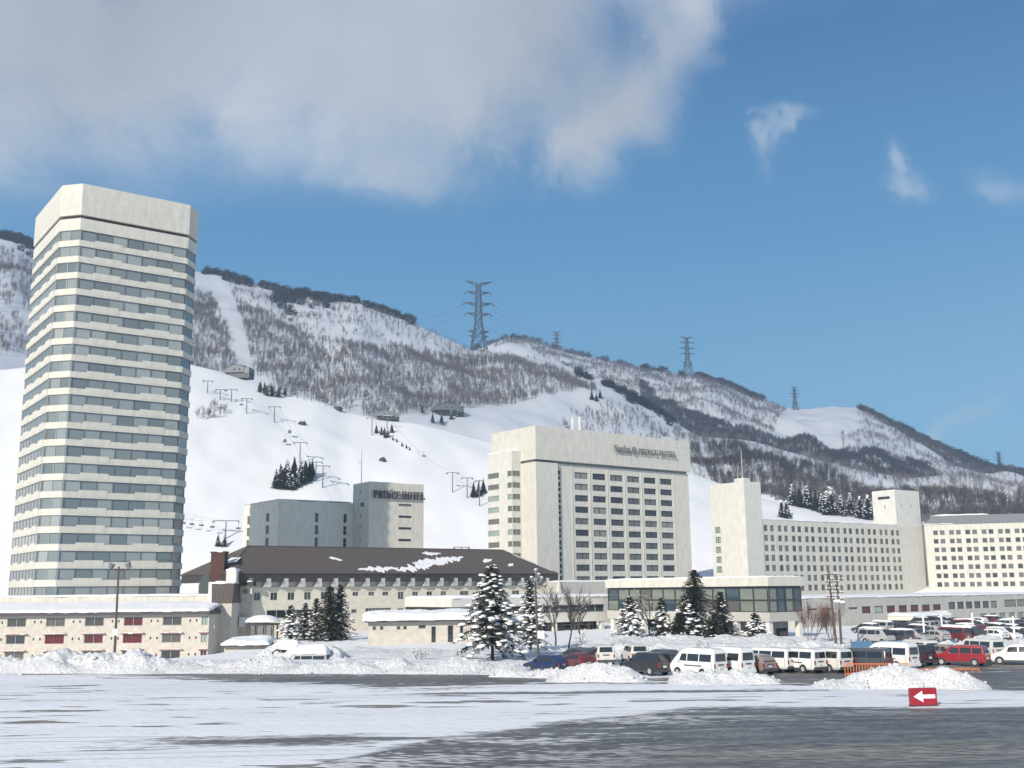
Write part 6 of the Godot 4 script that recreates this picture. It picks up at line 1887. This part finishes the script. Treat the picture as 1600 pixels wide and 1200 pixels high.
func pylon(label: String, at: Vector3, h: float, r: float, deg: float) -> void:
	var t := thing("pylon", label, "pylon", at, deg, "power pylons on the ridge")
	var leg := func(s: int, u: float) -> Vector3:
		var w := h * (lerpf(0.108, 0.044, u / 0.45) if u < 0.45 else lerpf(0.04, 0.022, (u - 0.45) / 0.55))
		return Vector3([-1, 1, 1, -1][s] * w, h * u, [-1, -1, 1, 1][s] * w)
	var lv := [0.0, 0.14, 0.26, 0.36, 0.45, 0.53, 0.61, 0.69, 0.76, 0.83, 0.9, 0.96]
	var b := MB.new()
	for s in 4:
		for k in lv.size() - 1: lattice(b, leg.call(s, lv[k]), leg.call(s, lv[k + 1]), r * 1.3)
	part("legs", b, M.pylon_steel, t)
	b = MB.new()
	for s in 4:
		var n := (s + 1) % 4
		for k in lv.size() - 1:
			lattice(b, leg.call(s, lv[k]), leg.call(n, lv[k + 1]), r * 0.9); lattice(b, leg.call(n, lv[k]), leg.call(s, lv[k + 1]), r * 0.9)
			if k > 0: lattice(b, leg.call(s, lv[k]), leg.call(n, lv[k]), r * 0.7)
	part("bracing", b, M.pylon_steel, t)
	for q in [[0.965, 0.165, 0.018], [0.85, 0.135, 0.0], [0.71, 0.17, 0.0], [0.58, 0.14, 0.0], [0.36, 0.13, 0.0], [0.30, 0.12, 0.0]]:
		b = MB.new()
		for s in [-1.0, 1.0]:
			var tip := Vector3(s * h * q[1], h * (q[0] + q[2]), 0)
			var w := h * 0.03
			for z in [-1.0, 1.0]:
				lattice(b, Vector3(s * w, h * q[0], z * w), tip, r); lattice(b, Vector3(s * w, h * (q[0] - 0.035), z * w), tip, r)
			for k in 3:
				var u := (k + 1) / 4.0
				lattice(b, Vector3(s * w, h * q[0], -w).lerp(tip, u), Vector3(s * w, h * (q[0] - 0.035), w).lerp(tip, u + 0.15), r * 0.6)
			if q[0] < 0.9 and q[0] > 0.5: lattice(b, tip, tip + Vector3(s * h * 0.03, -h * 0.035, 0), r * 1.6)
		part("crossarm", b, M.pylon_steel, t)

func build_pylons() -> void:
	var spots := [
		["tallest lattice pylon, on the crest above the middle of the hill", "forest", -31.8, -1006, 80.0, 0.36],
		["faint small pylon between the two large ones", "back", 69.5, -1606, 41.0, 0.3],
		["large lattice pylon above the right shoulder of the ridge", "back", 251, -1493, 61.0, 0.32],
		["slim pylon on the saddle right of the second large one", "back", 379, -1412, 33.0, 0.25],
		["small pylon at the far right end of the ridge", "back", 600, -1314, 27.0, 0.25]]
	var tops := []
	for s in spots:
		var y := hill_y(s[1], s[2], s[3])
		pylon(s[0], Vector3(s[2], y - 1.5, s[3]), s[4], s[5], 12)
		tops.append([Vector3(s[2], y, s[3]), s[4]])
	for k in 3:
		var u: float = [0.84, 0.70, 0.56][k]
		for s in [-1.0, 1.0]:
			var at := func(i: int) -> Vector3: return tops[i][0] + Vector3(s * tops[i][1] * 0.14, tops[i][1] * u, 0)
			var nm: String = ["top", "middle", "bottom"][k] + (" left" if s < 0 else " right")
			cable("power_line", "%s power line dipping between the two large pylons" % nm, "power line", [at.call(0), at.call(2)], 42, 0.085, M.pylon_steel, "power lines")
			cable("power_line", "%s power line running left from the tallest pylon" % nm, "power line", [at.call(0), Vector3(-260 + s * 12, tops[0][0].y + 18 + 30 * u, -1180)], 10, 0.085, M.pylon_steel, "power lines")
			if s > 0: cable("power_line", "%s power line falling right from the second large pylon" % nm, "power line", [at.call(2), at.call(4)], 40, 0.085, M.pylon_steel, "power lines")

# ---------------------------------------------------------------- the scene
func _ready() -> void:
	# camera
	var cam := Camera3D.new()
	cam.name = "camera"
	cam.fov = 39.53
	cam.near = 0.5
	cam.far = 6000
	cam.position = EYE
	cam.rotation = Vector3(atan(322.0 / 1670.0), 0, -0.0105)
	add_child(cam)
	cam.current = true
	# sky and exposure
	var we := WorldEnvironment.new()
	we.name = "environment"
	var env := Environment.new()
	env.background_mode = Environment.BG_SKY
	env.sky = make_sky()
	env.tonemap_mode = Environment.TONE_MAPPER_LINEAR
	env.tonemap_exposure = 1.14
	env.sdfgi_enabled = true
	env.ssao_enabled = true
	env.ssil_enabled = true
	env.fog_enabled = true
	env.fog_density = 0.00028
	env.fog_light_color = Color(0.75, 0.84, 0.95)
	we.environment = env
	add_child(we)
	# winter sun from the left, behind the camera
	var sun := DirectionalLight3D.new()
	sun.name = "sun"
	sun.light_energy = 1.52
	sun.light_color = Color(1.0, 0.965, 0.91)
	sun.light_angular_distance = 0.5
	sun.shadow_enabled = true
	add_child(sun)
	var el := deg_to_rad(26.0); var az := deg_to_rad(62.0)
	sun.look_at_from_position(Vector3.ZERO, -Vector3(-cos(az) * cos(el), sin(el), sin(az) * cos(el)))

	rng.seed = 2024
	hill_noise.seed = 6; hill_noise.frequency = 0.011; hill_noise.fractal_octaves = 4
	make_materials()
	make_ground()
	make_cloud()
	build_tower()
	build_center()
	build_right()
	build_prince()
	build_wing()
	build_lodge()
	build_low()
	build_woods()
	build_heaps()
	build_trees()
	build_vehicles()
	build_slope_trees()
	build_street()
	build_lifts()
	build_pylons()
